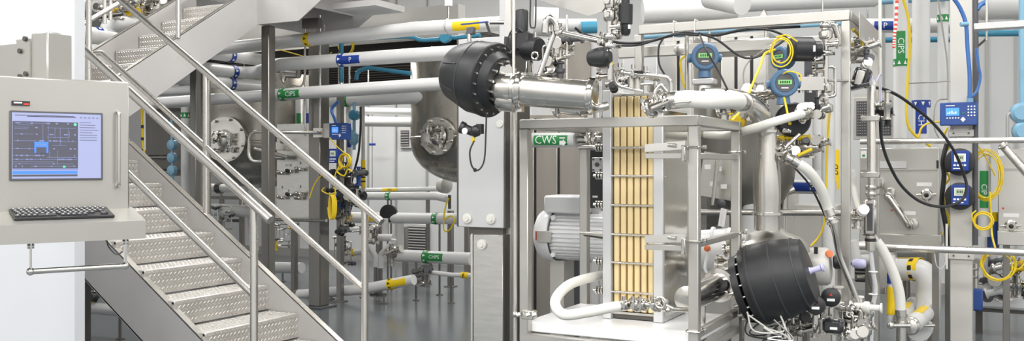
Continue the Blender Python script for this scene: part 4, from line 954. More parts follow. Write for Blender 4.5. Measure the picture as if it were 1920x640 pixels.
MB('cart_steel').bb(cx0-pw/2, cx1+pw/2, cy0-.026, cy0+.026, zb_-.10, zb_-.058, .004).build('base_rail', ct)
for x in (cx0, cx1):
    MB('cart_steel').bb(x-.025, x+.025, cy0+.027, cy1-.027, zb_-.10, zb_-.058, .004).build('base_rail', ct)
# U-bolts round the posts
def ubolt(x, y, z, parent):
    b = MB('polish').tube(fillet([(x-.034, y+.06, z), (x-.034, y-.034, z), (x+.034, y-.034, z), (x+.034, y+.06, z)], .012, 3), .005, 8)
    b.box((x-.034, y+.05, z), (.02, .012, .02)).box((x+.034, y+.05, z), (.02, .012, .02)); b.build('u_bolt', parent)
for (x, y, pys) in ((cx1, cy0, (276, 453, 621)), (cx1, cy1, (285, 437, 588))):
    for py in pys: ubolt(x, y, zat(0, py, (x, y)), ct)
# angle brackets holding the pack to the right post
for py in (284, 457):
    z = zat(0, py, (cx1, cy0)); xa = KY(1212, 0, cy0-.03).x; t = thing('angle_bracket', 'folded steel angle bracket bolted to the right cart post, ' + ('upper of the two' if py < 300 else 'lower of the two'), 'bracket', (xa+.1, cy0-.05, z-.03))
    b = MB('cart_steel').bb(xa, cx1-.03, cy0-.055, cy0-.03, z-.035, z-.008, .002); b.build('flat_bar', t)
    b = MB('cart_steel').prism([(xa, cy0-.055, z), (cx1-.03, cy0-.055, z+.012), (cx1-.03, cy0-.052, z+.05), (xa, cy0-.052, z+.035)], (0, .004, 0)); b.prism([(xa, cy0-.055, z), (cx1-.03, cy0-.055, z+.012), (cx1-.03, cy0+.0, z+.012), (xa, cy0, z)], (0, 0, -.004)); b.build('angle', t)
    MB('polish').cyl((xa+.12, cy0-.05, z+.03), (xa+.16, cy0-.06, z+.028), .010).build('bolt', t); MB('polish').box((cx1-.036, cy0-.05, z-.01), (.02, .04, .08), None, .004).build('clamp_block', t)
b = MB('satin'); t = thing('clamp_bracket', 'small steel clamp bracket on the left cart post above the white slab', 'bracket', K(990, 592, 4.8)); b.box(K(992, 590, 4.75), (.07, .05, .045), None, .004); b.build('plate', t)
for dx in (-16, 2, 14): MB('polish').cyl(K(985+dx, 592, 4.72), K(991+dx, 590, 4.72), .010, n=8).build('bolt', t)
MB('polish').ball(K(966, 590, 4.75), .016).build('tube_clamp', t)

# ------------------------------------------------------------------ plate pack
yf = 4.70; t = thing('plate_pack', 'tall pack of pale yellow gasket plates between two white pressure plates on the slab', 'heat exchanger', (-1.8, yf+.2, zb_))
X = lambda px: KY(px, 300, yf).x
xl0, xl1, xr0, xr1 = X(1132), X(1148), X(1227), X(1245)
ztl = zat(0, 170, (xl0, yf)); dp = .40
MB('plate_white').bb(xl0, xl1, yf-.02, yf+dp, zb_+.002, ztl, .004).build('pressure_plate', t)
ztr = zat(0, 200, (xr0, yf)); MB('plate_white').bb(xr0, xr1, yf-.02, yf+dp, zb_+.002, ztr, .004).build('pressure_plate', t)
o = MB('polish').bb(xr1+.001, xr1+.004, yf+.0, yf+dp-.01, zb_+.03, ztr-.02).build('mirror_cover', t)
n = 7; wq = (xr0-xl1-.006)/6.0; zt2 = zat(0, 181, (-1.8, yf))
for i in range(6):
    xa = xl1+.004+i*wq
    MB('gasket_tan').bb(xa+.005, xa+wq-.004, yf, yf+dp-.02, zb_+.045, zt2, .004).build('plate_cassette', t)
    b = MB('seam_brown').bb(xa+wq-.004, xa+wq+.003, yf+.012, yf+dp-.03, zb_+.045, zt2-.01); b.build('gasket_seam', t)
MB('dark_steel').bb(xl1, xr0, yf+.01, yf+dp-.05, zb_+.005, zb_+.042).build('foot_bar', t)
MB('satin').bb(xl1, xr0, yf-.006, yf, zb_+.03, zb_+.042).build('foot_edge', t)
MB('satin').bb(xl1, xr0, yf+.02, yf+dp-.05, zt2+.002, zt2+.014).build('top_bar', t)
for py in (277, 330, 385, 440, 493, 548):
    z = zat(0, py, (-1.8, yf)); MB('polish').cyl((xl1-.001, yf-.014, z), (xr0+.001, yf-.014, z), .0062, n=12).build('tie_rod', t)
    if py != 440 and py > 270:
        b = MB('polish')
        for k in range(3): b.lathe((xl0-.014-k*.016, yf-.0, z), (1, 0, 0), [(0, .012), (.003, .022), (.010, .022), (.013, .012)], 16)
        b.cyl((xl0-.06, yf, z), (xl0, yf, z), .009); b.build('spring_nut', t)
    else: MB('satin').cyl((xl0-.14, yf, z), (xl0, yf, z), .008).build('spring_nut', t)
for py in (332, 386, 440, 497):
    z = zat(0, py, (xr1, yf)); MB('satin').cyl((xr1+.004, yf+.005, z), (xr1+.010, yf+.005, z), .005, n=8).build('screw', t)
# bottom and top connections of the pack
t = thing('clamp_valve', 'bright clamped valve joining the lower white hose to the foot of the plate pack', 'valve', K(1210, 572, 4.55))
b = MB('polish').tube([K(1172, 573, 4.6), K(1240, 571, 4.5)], .013, 12); b.build('tube', t)
for px, r in ((1176, .016), (1196, .022), (1208, .020), (1232, .024), (1246, .020)): b = MB('polish'); ferrule(b, K(px, 572, 4.55), (1, -.3, 0), r); b.build('clamp', t)
MB('polish').cyl(K(1195, 560, 4.54), K(1197, 584, 4.54), .012).build('stem', t)
MB('polish').tube(fillet([K(1246, 572, 4.5), K(1262, 580, 4.5), K(1300, 582, 4.55)], .03), .012, 10).build('outlet_tube', t)
MB('satin').torus(K(1238, 568, 4.48), (0, 1, 0), .026, .006).build('wing_nut', t); MB('satin').ball(K(1252, 582, 4.48), .014).build('wing_nut', t)
def hose(label, pts, r, m='hose_white', ends=True):
    t = thing('hose', label, 'hose', pts[len(pts)//2]); sp_ = smooth(pts, 10); MB(m).tube(sp_, r, 18).build('hose_body', t)
    if ends:
        for p, q in ((sp_[0], sp_[2]), (sp_[-1], sp_[-3])):
            d = (V(p)-V(q)).normalized(); MB('satin').lathe(p-d*.03, d, [(0, r*1.03), (.04, r*1.05), (.045, r*.8), (.07, r*.8), (.072, r*1.2), (.084, r*1.2)], 18).build('end_fitting', t)
    return t
hose('white rubber hose curling out left of the plate pack and back over the slab', [V((xl0-.075, yf+.22, K(1136, 521, 5.15).z)), K(1095, 524, 4.98), K(1062, 538, 4.78), K(1041, 566, 4.6), K(1056, 590, 4.5), K(1100, 586, 4.5), K(1140, 578, 4.53), K(1170, 573, 4.56)], .026)
t = thing('clamp_valve', 'bright clamped valve at the upper right of the plate pack, feeding the thick hose', 'valve', K(1230, 195, 4.4))
b = MB('polish').tube([K(1218, 204, 4.35), K(1262, 186, 4.4)], .02, 14); b.build('tube', t)
for px, py, r in ((1220, 203, .030), (1236, 197, .026), (1252, 190, .026)): b = MB('polish'); ferrule(b, K(px, py, 4.4), (.95, -.3, .35), r); b.build('clamp', t)
MB('polish').tube(smooth([K(1232, 190, 4.38), K(1228, 175, 4.38), K(1238, 160, 4.38), K(1250, 172, 4.38)]), .010, 10).build('handle', t); MB('satin').tube([K(1262, 193, 4.3), K(1298, 190, 4.3)], .004).build('pin', t)
MB('polish').ball(K(1248, 208, 4.38), .014).build('wing_nut', t)
hose('thick white hose arching right from the upper clamp valve towards the stainless elbow', [K(1262, 188, 4.4), K(1290, 186, 4.35), K(1330, 188, 4.3), K(1370, 188, 4.35), K(1388, 192, 4.45)], .041)
hose('white hose running behind the cart top and rising right to the valve stack', [K(1312, 251, 5.5), K(1360, 254, 5.4), K(1412, 241, 5.12), K(1460, 226, 5.02), K(1508, 213, 5.2)], .024)
# polished capped pipe at the cart's lower right
t = thing('capped_pipe', 'mirror-bright pipe with pale round end cap and clamp rings, lower right of cart', 'pipe', K(1320, 550, 4.8))
e0, e1 = K(1288, 562, 4.72), K(1384, 520, 5.35); de = (e1-e0).normalized(); Le = (e1-e0).length
MB('polish').lathe(e0, de, [(0, .066), (Le, .072)], 36, False).build('pipe_body', t)
MB('satin').lathe(e0-de*.004, de, [(0, .064), (.003, .068), (.012, .068)], 36).build('end_cap', t)
for s_ in (.58, .68, .80, .92): MB('polish').lathe(e0+de*Le*s_, de, [(0, .07), (.004, .085+.012*s_), (.03, .085+.012*s_), (.035, .07)], 36).build('clamp', t)
MB('satin').cyl(e0+de*.2-V((0, 0, .06)), V((e0+de*.2).xy.to_3d())+V((0, 0, zb_+.0)), .02).build('saddle', t)
# white sleeve pipe CWS
o = pipe('insulated_pipe', 'white pipe end with bold green CWS flag seen through the cart frame', [K(995, 263, 5.75), K(1082, 263, 5.55)], .045)
a0 = K(1082, 263, 5.55)-K(995, 263, 5.75); pipe_tag(o, K(1040, 263, 5.65), a0, .046, .24, 'green', 'CWS', False, .072, arrow=True, toff=-.03)
t = thing('clamp_joint', 'steel clamp joint right of the green CWS flag', 'fitting', K(1100, 262, 5.5)); MB('polish').tube([K(1082, 263, 5.55), K(1130, 262, 5.4)], .025, 14).build('tube', t)
for px in (1110, 1122): b = MB('polish'); ferrule(b, K(px, 262, 5.45), (1, -.3, 0), .028); b.build('clamp', t)
MB('satin').tube([K(1086, 277, 5.4), K(1128, 276, 5.3)], .014).build('brace', t)

# ------------------------------------------------------------------ white motor
ym = 5.62; mc = KY(1075, 441, ym); t = thing('electric_motor', 'large white ribbed electric motor with terminal box behind the cart', 'motor', (mc.x, ym, mc.z-.2))
xm0 = KY(1000, 440, ym-.1).x; R_ = .178
MB('white_gloss').lathe((xm0, ym, mc.z), (1, 0, 0), [(0, .05), (.002, .11), (.03, .155), (.075, R_), (.13, R_+.004), (.135, R_-.01)], 40).build('fan_cover', t)
b = MB('white_gloss').lathe((xm0+.135, ym, mc.z), (1, 0, 0), [(0, R_-.03), (.42, R_-.03)], 40)
for i in range(36):
    an = 2*PI*i/36; d = V((0, math.cos(an), math.sin(an))); b.box(V((xm0+.345, ym, mc.z))+d*(R_-.022), (.40, .012, .018), Matrix.Rotation(an, 3, 'X') @ Matrix.Rotation(PI/2, 3, 'X') if False else Matrix.Rotation(an-PI/2, 3, 'X'))
b.build('ribbed_body', t)
b = MB('white_gloss'); xq0, xq1 = KY(1024, 0, ym-.1).x, KY(1092, 0, ym-.1).x; b.bb(xq0, xq1+.05, ym-.14, ym+.10, mc.z+R_-.03, mc.z+R_+.085, .012); b.build('terminal_box', t)
MB('beige_steel').bb(KY(1030, 0, ym).x, KY(1055, 0, ym).x, ym-R_-.012, ym-R_+.004, mc.z-.04, mc.z+.035, .002).build('nameplate', t)
pt = KY(1011, 441, ym-.13); b = MB('red'); b.box((xm0+.06, ym-.168, mc.z), (.018, .006, .06)); b.build('red_mark', t)
MB('dark_grey').torus((xm0+.136, ym, mc.z), (1, 0, 0), R_-.012, .006, 36, 6).build('gap_ring', t)
for zz in (-.12, .12): MB('white_gloss').cyl((xm0+.17, ym-.14, mc.z+zz), (xm0+.17, ym-.16, mc.z+zz), .016).build('lug', t)
for px in (1050, 1120):
    p = KY(px, 0, ym); MB('beige_steel').bb(p.x-.05, p.x+.05, ym-.05, ym+.12, 0, mc.z-R_+.01, .004).build('pedestal', t)
tag(MB('dark_grey').bb(KY(1072, 0, 5.9).x, KY(1084, 0, 5.9).x, 5.9, 5.95, 0, mc.z-R_-.02).build('dark_post'), 'dark slim post behind the white motor pedestal', 'post')
# black box with bolted white flange beside it
t = thing('junction_housing', 'black housing with white bolted flange behind the left pressure plate', 'housing', K(1120, 330, 5.35)); MB('black').bb(KY(1106, 0, 5.35).x, KY(1134, 0, 5.35).x, 5.35, 5.5, K(1120, 392, 5.7).z, K(1120, 280, 5.7).z, .004).build('box', t)
fc = KY(1120, 309, 5.33); MB('plate_white').bb(fc.x-.035, fc.x+.035, 5.325, 5.345, fc.z-.045, fc.z+.045, .003).build('flange', t); MB('dark_steel').cyl((fc.x, 5.32, fc.z), (fc.x, 5.326, fc.z), .014).build('bore', t)
for a in (-1, 1):
    for c_ in (-1, 1): MB('dark_grey').cyl((fc.x+a*.024, 5.318, fc.z+c_*.032), (fc.x+a*.024, 5.326, fc.z+c_*.032), .006, n=8).build('bolt', t)
MB('white_ink').box(KY(1116, 369, 5.345), (.035, .003, .012)).build('tag', t)
upright('pale upright behind the rear left post of the cart', 1108, 1122, 5.55, 0, 2.1, 'plate_white')
# ------------------------------------------------------------------ cabinets and tanks behind the cart
def cabinet(name, label, px0, px1, py0, py1, y, d, m='panel_steel', doors=0, floor=False, cat='cabinet', gap='black'):
    b = MB(m); x0, x1, z0, z1 = fbox(MB(m), px0, px1, py0, py1, y, d)
    if floor: z0 = 0
    t = thing(name, label, cat, ((x0+x1)/2, y+d/2, z0)); b.bb(x0, x1, y, y+d, z0, z1, .004); b.build('body', t)
    for i in range(doors):
        a = x0+(x1-x0)*i/doors+.012; c_ = x0+(x1-x0)*(i+1)/doors-.012; MB(m).bb(a, c_, y-.02, y-.001, z0+.05, z1-.03, .004).build('door', t)
        if i: MB(gap).bb(a-.024, a, y-.004, y-.0005, z0+.05, z1-.03).build('gap_strip', t)
    return t
mat('taupe_steel', (.40, .37, .33), .38, .75, var=.10, vscale=2, stretch=(4, 4, .5))
cabinet('equipment_cabinet', 'tall taupe stainless cabinet with three doors behind the white motor', 962, 1094, 215, 520, 7.2, .5, 'taupe_steel', 3, True)
cabinet('equipment_cabinet', 'white framed cabinet with taupe window panel above the stainless pipe', 996, 1128, 70, 210, 7.71, .4, 'plate_white', 0, True)
x = [o for o in C.objects if o.name.startswith('equipment_cabinet') and o.parent is None][-1]
b = MB('taupe_steel'); fbox(b, 1030, 1106, 80, 200, 7.68, .028); b.build('window_panel', x)
cabinet('equipment_cabinet', 'white rear cabinet panel behind the bent tubing above the plate pack', 1168, 1232, 84, 560, 7.4, .4, 'plate_white', 0, True)
cabinet('equipment_cabinet', 'narrow pair of pale stainless doors behind the thick white hose', 1246, 1300, 70, 520, 7.8, .4, 'panel_steel', 2, True)
cabinet('equipment_cabinet', 'pale stainless cabinet behind the blue transmitters, right of the narrow doors', 1352, 1440, 62, 330, 8.2, .5, 'panel_steel', 3, True)
tv = thing('process_vessel', 'tall upright stainless cylinder behind the left blue transmitter', 'tank', (K(1325, 300, 9.0).x, K(1325, 300, 9.0).y, 0)); c = K(1325, 300, 9.0)
MB('satin').lathe((c.x, c.y, 0), (0, 0, 1), [(.9, .1), (.95, .18), (1.1, .26), (1.3, .28), (3.2, .28)], 40).build('shell', tv)
tv = thing('process_vessel', 'dark-bottomed stainless vessel behind the right rear post of the cart', 'tank', (K(1400, 300, 7.0).x, K(1400, 300, 7.0).y, 0)); c = K(1400, 300, 7.0)
MB('column_steel').lathe((c.x, c.y, 0), (0, 0, 1), [(1.25, .15), (1.3, .26), (1.45, .34), (1.6, .36), (1.85, .36), (1.86, .37), (1.9, .37)], 40).build('shell', tv)
for px in (1375, 1425): 
    p = K(px, 300, 7.05); MB('column_steel').cyl((p.x, p.y, 0), (p.x, p.y, 1.5), .03).build('leg', tv)
cabinet('equipment_cabinet', 'low grey machine block behind the reducer and drum, right of the cart', 1395, 1475, 340, 560, 7.6, .5, 'beige_steel', 1, True)
cabinet('equipment_cabinet', 'grey machine block behind the blue P flag and slanting hose', 1480, 1570, 385, 600, 7.9, .4, 'beige_steel', 1, True)
cabinet('equipment_cabinet', 'low stainless plinth cabinet beneath the cart slab at the back', 1108, 1215, 520, 660, 6.6, .4, 'taupe_steel', 1, True)
# top pipes
def P(label, pts, Y, r, **k): return pipe('insulated_pipe', label, [K(a, b_, Y[i] if isinstance(Y, (list, tuple)) else Y) for i, (a, b_) in enumerate(pts)], r, **k)
o = P('white pipe crossing the top between the sample valve and the black cone actuator', [(1010, 47), (1118, 47)], 7.0, .048)
MB('teal').cyl(K(1090, 52, 6.95), K(1119, 51, 6.95), .046).build('end_band', o)
P('large white pipe end just behind the sample valve', [(1000, 40), (1046, 42)], 6.4, .10)
o = P('fat white pipe along the top of the picture above the cart', [(1205, 22), (1380, 14)], 6.6, .085)
P('sloping white pipe end at the top right of the fat white pipe', [(1330, -4), (1392, 8)], [6.2, 5.9], .07)
o = P('white pipe at the very top edge above the frame beams', [(1380, 2), (1640, -8)], 7.5, .09)
tag(MB('light_blue').tube([K(1200, 70, 7.2), K(1460, 50, 7.2), K(1600, 42, 7.2)], .02).build('conduit'), 'long pale blue conduit running along behind the top beams', 'conduit')
o = P('white pipe with blue P flag seen behind the slanting hose, right of the reducer', [(1330, 338), (1470, 350), (1566, 352)], [8, 7.4, 7.2], .055); pipe_tag(o, K(1470, 350, 7.4).lerp(K(1566, 352, 7.2), .58), K(1566, 352, 7.2)-K(1470, 350, 7.4), .055, .34, 'blue_tag', 'P', False, .07)
o = P('upright white pipe with rounded top left of the reducer', [(1408, 470), (1408, 318), (1470, 318)], 6.8, .06, R=.12)
o = P('tall white vertical pipe behind the right frame post with a yellow stripe', [(1553, 560), (1553, 185)], 6.7, .048); MB('yellow_tag').box(K(1551, 250, 6.64), (.006, .006, .35)).build('stripe', o)
o = P('white vertical pipe beside the tall yellow-striped one', [(1536, 320), (1536, 165)], 7.0, .05)
o = P('white vertical pipe with yellow flag between the two frame posts', [(1567, 330), (1567, 150)], 7.6, .04); pipe_tag(o, K(1570, 318, 7.55), (0, 0, 1), .042, .32, 'yellow_tag', 'DD', False, .06)
P('short white pipe with black band behind the frame post, low down', [(1588, 470), (1625, 466)], 7.5, .06)
tag(MB('satin').tube(fillet([K(1470, 400, 7), K(1470, 362, 7), K(1488, 355, 7)], .06), .03, 12).build('bent_tube'), 'bent steel tube beside the stainless reducer', 'tube')
tag(MB('satin').tube([K(1310, 398, 6.4), K(1580, 400, 6.0)], .020, 12).build('cross_rail'), 'horizontal steel rail behind the reducer and frame post', 'rail')

# ------------------------------------------------------------------ stainless elbow, reducer and second drum
Yr = 5.25
t = thing('stainless_reducer', 'tall bottle-shaped stainless reducer pipe with swept elbow above the large tilted black drum', 'pipe', K(1440, 400, Yr))
el = smooth([K(1318, 184, 5.12), K(1350, 184, 5.14), K(1382, 187, 5.17), K(1409, 198, 5.2), K(1428, 219, 5.23), K(1437, 250, Yr)], 8)
MB('satin').tube(el, .056, 30).build('elbow', t)
q = K(1438, 432, Yr); zz = lambda py: K(1438, py, Yr).z-q.z
MB('satin').lathe(q, (0, 0, 1), [(0, .072), (zz(404), .070), (zz(400), .072), (zz(398), .072), (zz(370), .076), (zz(330), .076), (zz(285), .058), (zz(245), .052)], 40).build('cone', t)
for py, r in ((400, .078), (246, .058)): MB('polish').lathe(K(1438, py+4, Yr), (0, 0, 1), [(0, r-.006), (.003, r+.008), (.018, r+.008), (.021, r-.006)], 36).build('clamp', t)
MB('polish').box(K(1474, 246, 5.2), (.04, .02, .02), None, .003).build('clamp_screw', t)
MB('cart_steel').lathe(K(1443, 470, 5.4), (0, 0, 1), [(0, .225), (.04, .215), (.08, .17), (.11, .09), (.13, .072)], 36).build('casing', t)
ax2 = V((.93, .06, .30)).normalized(); cE = K(1417, 535, 5.15)
t, _, u, w_ = drum('insulated_valve', 'very large tilted black rubber drum jacket with violet end knob, by the right cart post', cE, ax2,
    [(-.035, .10), (-.03, .212), (-.002, .214), (0, .222), (.015, .222), (.14, .218), (.25, .195), (.292, .180), (.298, .178), (.300, .170), (.301, .03)], 20, .200, -.045, [])
for h_, r_ in ((.016, .2225), (.142, .2185)): MB('seam_black').lathe(cE, ax2, [(h_-.004, r_-.004), (h_-.003, r_+.0015), (h_+.003, r_+.0015), (h_+.004, r_-.004)], 48, False).build('band', t)
MB('black').lathe(cE, ax2, [(-.10, .15), (-.09, .185), (-.05, .19), (-.04, .15)], 36).build('flange', t)
for i in range(14):
    an = 2*PI*i/14; p = cE-ax2*.12+(u*math.cos(an)+w_*math.sin(an))*.165; MB('satin').cyl(p, p+ax2*.04, .009, n=8).build('bolt', t)
MB('lilac').lathe(cE+ax2*.30, ax2, [(0, .022), (.01, .015), (.06, .016), (.065, .022), (.075, .022), (.08, .01)], 18).build('knob', t)
p = cE+ax2*.305-V((0, 0, .09)); MB('white_ink').ball(p+V((.01, -.02, -.0)), .011).build('plug', t)
MB('seam_black').lathe(cE, ax2, [(.248, .1955), (.249, .199), (.256, .198), (.257, .193)], 48, False).build('band', t)
MB('cart_steel').bb(cE.x-.05, cE.x+.05, cE.y-.05, cE.y+.05, 0, cE.z-.2).build('pedestal', t)
# clear glass-like body left of the drum
cluster('fitting_cluster', 'bright clamp fittings and bolts between the cart post and the tilted drum', K(1378, 470, 5.35), (.06, .06, .12), 12, 81, mats=('polish', 'white_gloss', 'polish', 'satin'), rs=.024)
t = thing('white_pump', 'white pump body with orange cap behind the cart posts', 'pump', K(1345, 470, 5.9))
MB('white_gloss').lathe(K(1310, 470, 5.9), (1, .0, .0), [(0, .08), (.02, .13), (.2, .15), (.3, .12), (.32, .05)], 30).build('body', t); MB('white_gloss').tube(smooth([K(1352, 425, 5.8), K(1356, 400, 5.8), K(1358, 392, 5.8)]), .02).build('lifting_eye', t)
MB('dark_grey').box(K(1352, 465, 5.72), (.06, .01, .07)).build('window', t); MB('orange').lathe(K(1327, 466, 5.6), (0, -1, 0), [(0, .012), (.005, .02), (.02, .018), (.025, .01)], 16).build('cap', t)
MB('tube_clear').tube(smooth([K(1329, 470, 5.65), K(1322, 505, 5.5), K(1338, 520, 5.4), K(1362, 505, 5.4), K(1368, 470, 5.5)]), .010, 10).build('clear_tube', t)
MB('beige_steel').box(K(1345, 560, 5.9), (.2, .2, .4)).build('pedestal', t)
# pale instrument panels seen through the cart
t = thing('instrument_board', 'tilted pale instrument board with dark knob seen between the cart posts', 'board', K(1345, 340, 6.2)); MB('panel_steel').box(K(1345, 330, 6.3), (.22, .03, .3), Matrix.Rotation(.15, 3, 'Y')).build('panel', t)
for dx, dy in ((-18, -12), (2, -8), (-8, 20), (12, 25)): MB('paper').box(K(1345+dx, 325+dy, 6.22), (.04, .01, .03)).build('tag', t)
MB('dark_grey').ball(K(1352, 382, 6.2), .03).build('knob', t); MB('satin').tube([K(1345, 300, 6.2), K(1336, 385, 6.2)], .012).build('arm', t)
# grey motor and black cap
t = thing('grey_motor', 'light grey motor end with orange button and black cap right of the tilted drum', 'motor', K(1535, 500, 5.5))
a3 = V((.96, .1, .05)).normalized(); p = K(1510, 500, 5.55)
MB('beige_steel').lathe(p, a3, [(0, .10), (.02, .112), (.12, .112), (.14, .10), (.15, .06)], 30).build('housing', t); MB('orange').cyl(K(1552, 478, 5.45), K(1556, 476, 5.42), .022).build('button', t)
MB('black_rubber').lathe(K(1562, 492, 5.45), a3, [(0, .03), (.01, .04), (.05, .04), (.06, .03)], 18).build('cap', t); MB('black').box(K(1530, 470, 5.42), (.02, .02, .04)).build('vent_slot', t)
def ball_act(label, px, py, Y, r, box=False):
    p = K(px, py, Y); t = thing('round_actuator', label, 'actuator', p); dr = V((-p.x, -p.y, .1)).normalized()
    if box: MB('black_gloss').box(p, (r*2.2, r*1.5, r*1.6), None, r*.35).build('housing', t)
    else: MB('black_rubber').lathe(p-dr*r*.7, dr, [(0, r*.5), (r*.2, r*.9), (r*.7, r), (r*1.1, r*.92), (r*1.25, r*.6), (r*1.3, .003)], 26).build('housing', t)
    f = p+dr*r*(.64 if not box else .8); e = dr.cross(V((0, 0, 1))).normalized()
    MB('white_ink').bar(f-e*r*.38-V((0, 0, r*.2)), f+e*r*.38-V((0, 0, r*.2)), .006, r*.26).build('label', t)
    if not box: MB('red').prism([f-e*r*.15+V((0, 0, r*.22)), f+e*r*.15+V((0, 0, r*.22)), f+V((0, 0, r*.5))], dr*.003).build('red_mark', t)
    MB('polish').cyl(p-V((0, 0, r)), p-V((0, 0, r*1.9)), r*.3).build('stem', t)
ball_act('round black actuator with red mark and white label under the tilted drum, nearer one', 1529, 573, 5.0, .052)
ball_act('round black actuator with red mark and white label under the grey motor, farther one', 1558, 558, 5.2, .054)
ball_act('glossy black boxy actuator below the two round ones', 1563, 611, 5.1, .05, True)
# tangles of wiring under the drum
rr = random.Random(90)
for i in range(12):
    m = ['hose_white', 'black', 'hose_white', 'satin', 'tube_clear', 'black'][i % 6]; Y = rr.uniform(4.9, 5.3)
    pts = [K(rr.uniform(1396, 1480), rr.uniform(575, 600), Y)]+[K(rr.uniform(1400, 1490), rr.uniform(585, 650), Y) for _ in range(3)]+[K(rr.uniform(1400, 1500), 680, Y)]
    o = cable('cable', '%s cable in the tangle below the tilted black drum, %s' % ({'hose_white': 'white', 'black': 'black', 'satin': 'grey', 'tube_clear': 'clear'}[m], ['frontmost loop', 'long sagging strand', 'short curl', 'rear strand', 'loose strand', 'steep strand', 'low loop', 'crossing strand', 'outer loop', 'inner loop', 'thin strand', 'rightmost strand'][i]), pts, .0045, m)
cluster('fitting_cluster', 'steel valves and stems under the tilted black drum', K(1500, 610, 5.3), (.14, .08, .12), 16, 91, mats=('satin', 'polish', 'black', 'satin'), rs=.016)
for px in (1450, 1480, 1510): upright('steel leg of the pump skid under the tilted drum, ' + {1450: 'left', 1480: 'middle', 1510: 'right'}[px], px-6, px+6, 5.6, 0, K(px, 560, 6).z, 'column_steel', .04)
# ------------------------------------------------------------------ right-hand frame
fx, fy = -.845, 5.78; ztf = EYE+(HOR-20)*dep((fx, fy))/F
fr = thing('equipment_skid', 'tall square-tube stainless equipment frame over the right half of the picture', 'frame', (fx, fy, 0))
MB('cart_steel').bb(fx-.025, fx+.025, fy-.025, fy+.025, .01, ztf-.06, .004).build('post', fr)
xL = KY(1200, 60, fy).x
MB('cart_steel').bb(xL, fx+.025, fy-.03, fy+.03, ztf-.06, ztf, .004).build('top_rail', fr)
MB('cart_steel').bb(xL-.2, fx-.03, fy+.12, fy+.17, ztf-.19, ztf-.12, .004).build('second_rail', fr)
fy2 = KX(1642, 75, fx).y
MB('cart_steel').bb(fx-.03, fx+.03, fy+.031, fy2+.03, ztf-.06, ztf, .004).build('side_rail', fr)
MB('cart_steel').bb(fx+.06, fx+.065, fy+.1, fy2, ztf-.16, ztf-.0, .002).build('side_plate', fr)
MB('cart_steel').bb(fx-.025, fx+.025, fy2-.025, fy2+.025, .01, ztf-.06, .004).build('post', fr)
MB('cart_steel').bb(xL-.03, xL+.02, fy-.025, fy+.025, ztf-.5, ztf-.06, .004).build('drop_post', fr)
for px in (1262, 1302): 
    p = KY(px, 70, fy-.04); MB('hose_white').tube(fillet([(p.x, fy-.035, ztf-.12), (p.x, fy-.035, ztf+.01), (p.x, fy+.035, ztf+.01)], .01), .004).build('cable_tie', fr)
t = thing('steel_trough', 'grey steel trough slung under the frame beams behind the blue transmitters', 'trough', K(1390, 90, 6.1)); b = MB('steel'); fbox(b, 1322, 1442, 74, 98, 6.1, .25); b.build('shell', t)
for px in (1330, 1436): MB('satin').cyl(K(px, 50, 6.15), K(px, 80, 6.15), .01).build('hanger', t)
tag(MB('satin').prism([K(1420, 37, 5.75), K(1432, 18, 5.75), K(1440, 33, 5.75)], V((.0, .06, 0))).build('lifting_lug'), 'small triangular steel lug on the top frame beam', 'lug')
# black cables along the beam
cable('black_cable', 'thick black cable running along under the top frame beam', [K(1078, 52, 5.6), K(1100, 66, 5.6), K(1160, 80, 5.6), K(1215, 78, 5.65), K(1275, 62, 5.65), K(1310, 64, 5.65), K(1345, 66, 5.65), K(1400, 55, 5.65), K(1500, 50, 5.65)], .009, 'black')
cable('black_cable', 'second black cable drooping below the thick one by the top beam', [K(1160, 86, 5.6), K(1200, 84, 5.6), K(1260, 66, 5.6), K(1312, 66, 5.6)], .006, 'black')
cable('black_cable', 'black cable sagging in a long curve from the beam towards the yellow loops', [K(1310, 62, 5.6), K(1345, 75, 5.55), K(1385, 104, 5.5), K(1415, 108, 5.5), K(1450, 90, 5.5), K(1475, 72, 5.5)], .007, 'black')
cable('black_cable', 'black cable dropping in front of the left blue transmitter to the thick white hose', [K(1312, 65, 5.5), K(1322, 90, 5.3), K(1345, 130, 5.2), K(1364, 168, 5.1)], .006, 'black')
cable('black_cable', 'black cable hanging behind the bent tubing above the plate pack', [K(1243, 72, 5.6), K(1235, 90, 5.6), K(1236, 120, 5.6), K(1246, 140, 5.6)], .006, 'black')
cable('black_cable', 'black cable from the beam over the black actuator by the frame post', [K(1400, 54, 5.6), K(1440, 56, 5.5), K(1468, 66, 5.5), K(1485, 82, 5.5)], .007, 'black')
cable('grey_cable', 'thin grey cable looping below the sagging black cable', [K(1470, 70, 5.6), K(1430, 95, 5.6), K(1402, 118, 5.6), K(1394, 140, 5.6), K(1396, 165, 5.6)], .004, 'satin')
cable('yellow_cable', 'long yellow cable slanting from the loops down to the stainless elbow', [K(1460, 92, 5.5), K(1435, 100, 5.4), K(1425, 125, 5.3), K(1408, 165, 5.2), K(1395, 200, 5.1), K(1372, 226, 5.0)], .007, 'yellow_cable')
cable('yellow_cable', 'short yellow cable left of the left blue transmitter', [K(1284, 104, 5.8), K(1276, 115, 5.8), K(1278, 140, 5.8), K(1284, 166, 5.8)], .007, 'yellow_cable')
coil('yellow_cable', 'yellow cable looped round the upper blue transmitter and black actuator', K(1466, 98, 5.2), .058, .0042, 2, 'yellow_cable', 95, sq=1.3, tails=([K(1455, 70, 5.2), K(1475, 66, 5.2), K(1495, 78, 5.2)], [K(1466, 140, 5.2), K(1480, 134, 5.15), K(1500, 140, 5.15), K(1502, 152, 5.15)]))
cable('yellow_cable', 'yellow cable hanging from the right blue transmitter over the black disc', [K(1470, 182, 5.2), K(1474, 200, 5.15), K(1480, 230, 5.1)], .006, 'yellow_cable')
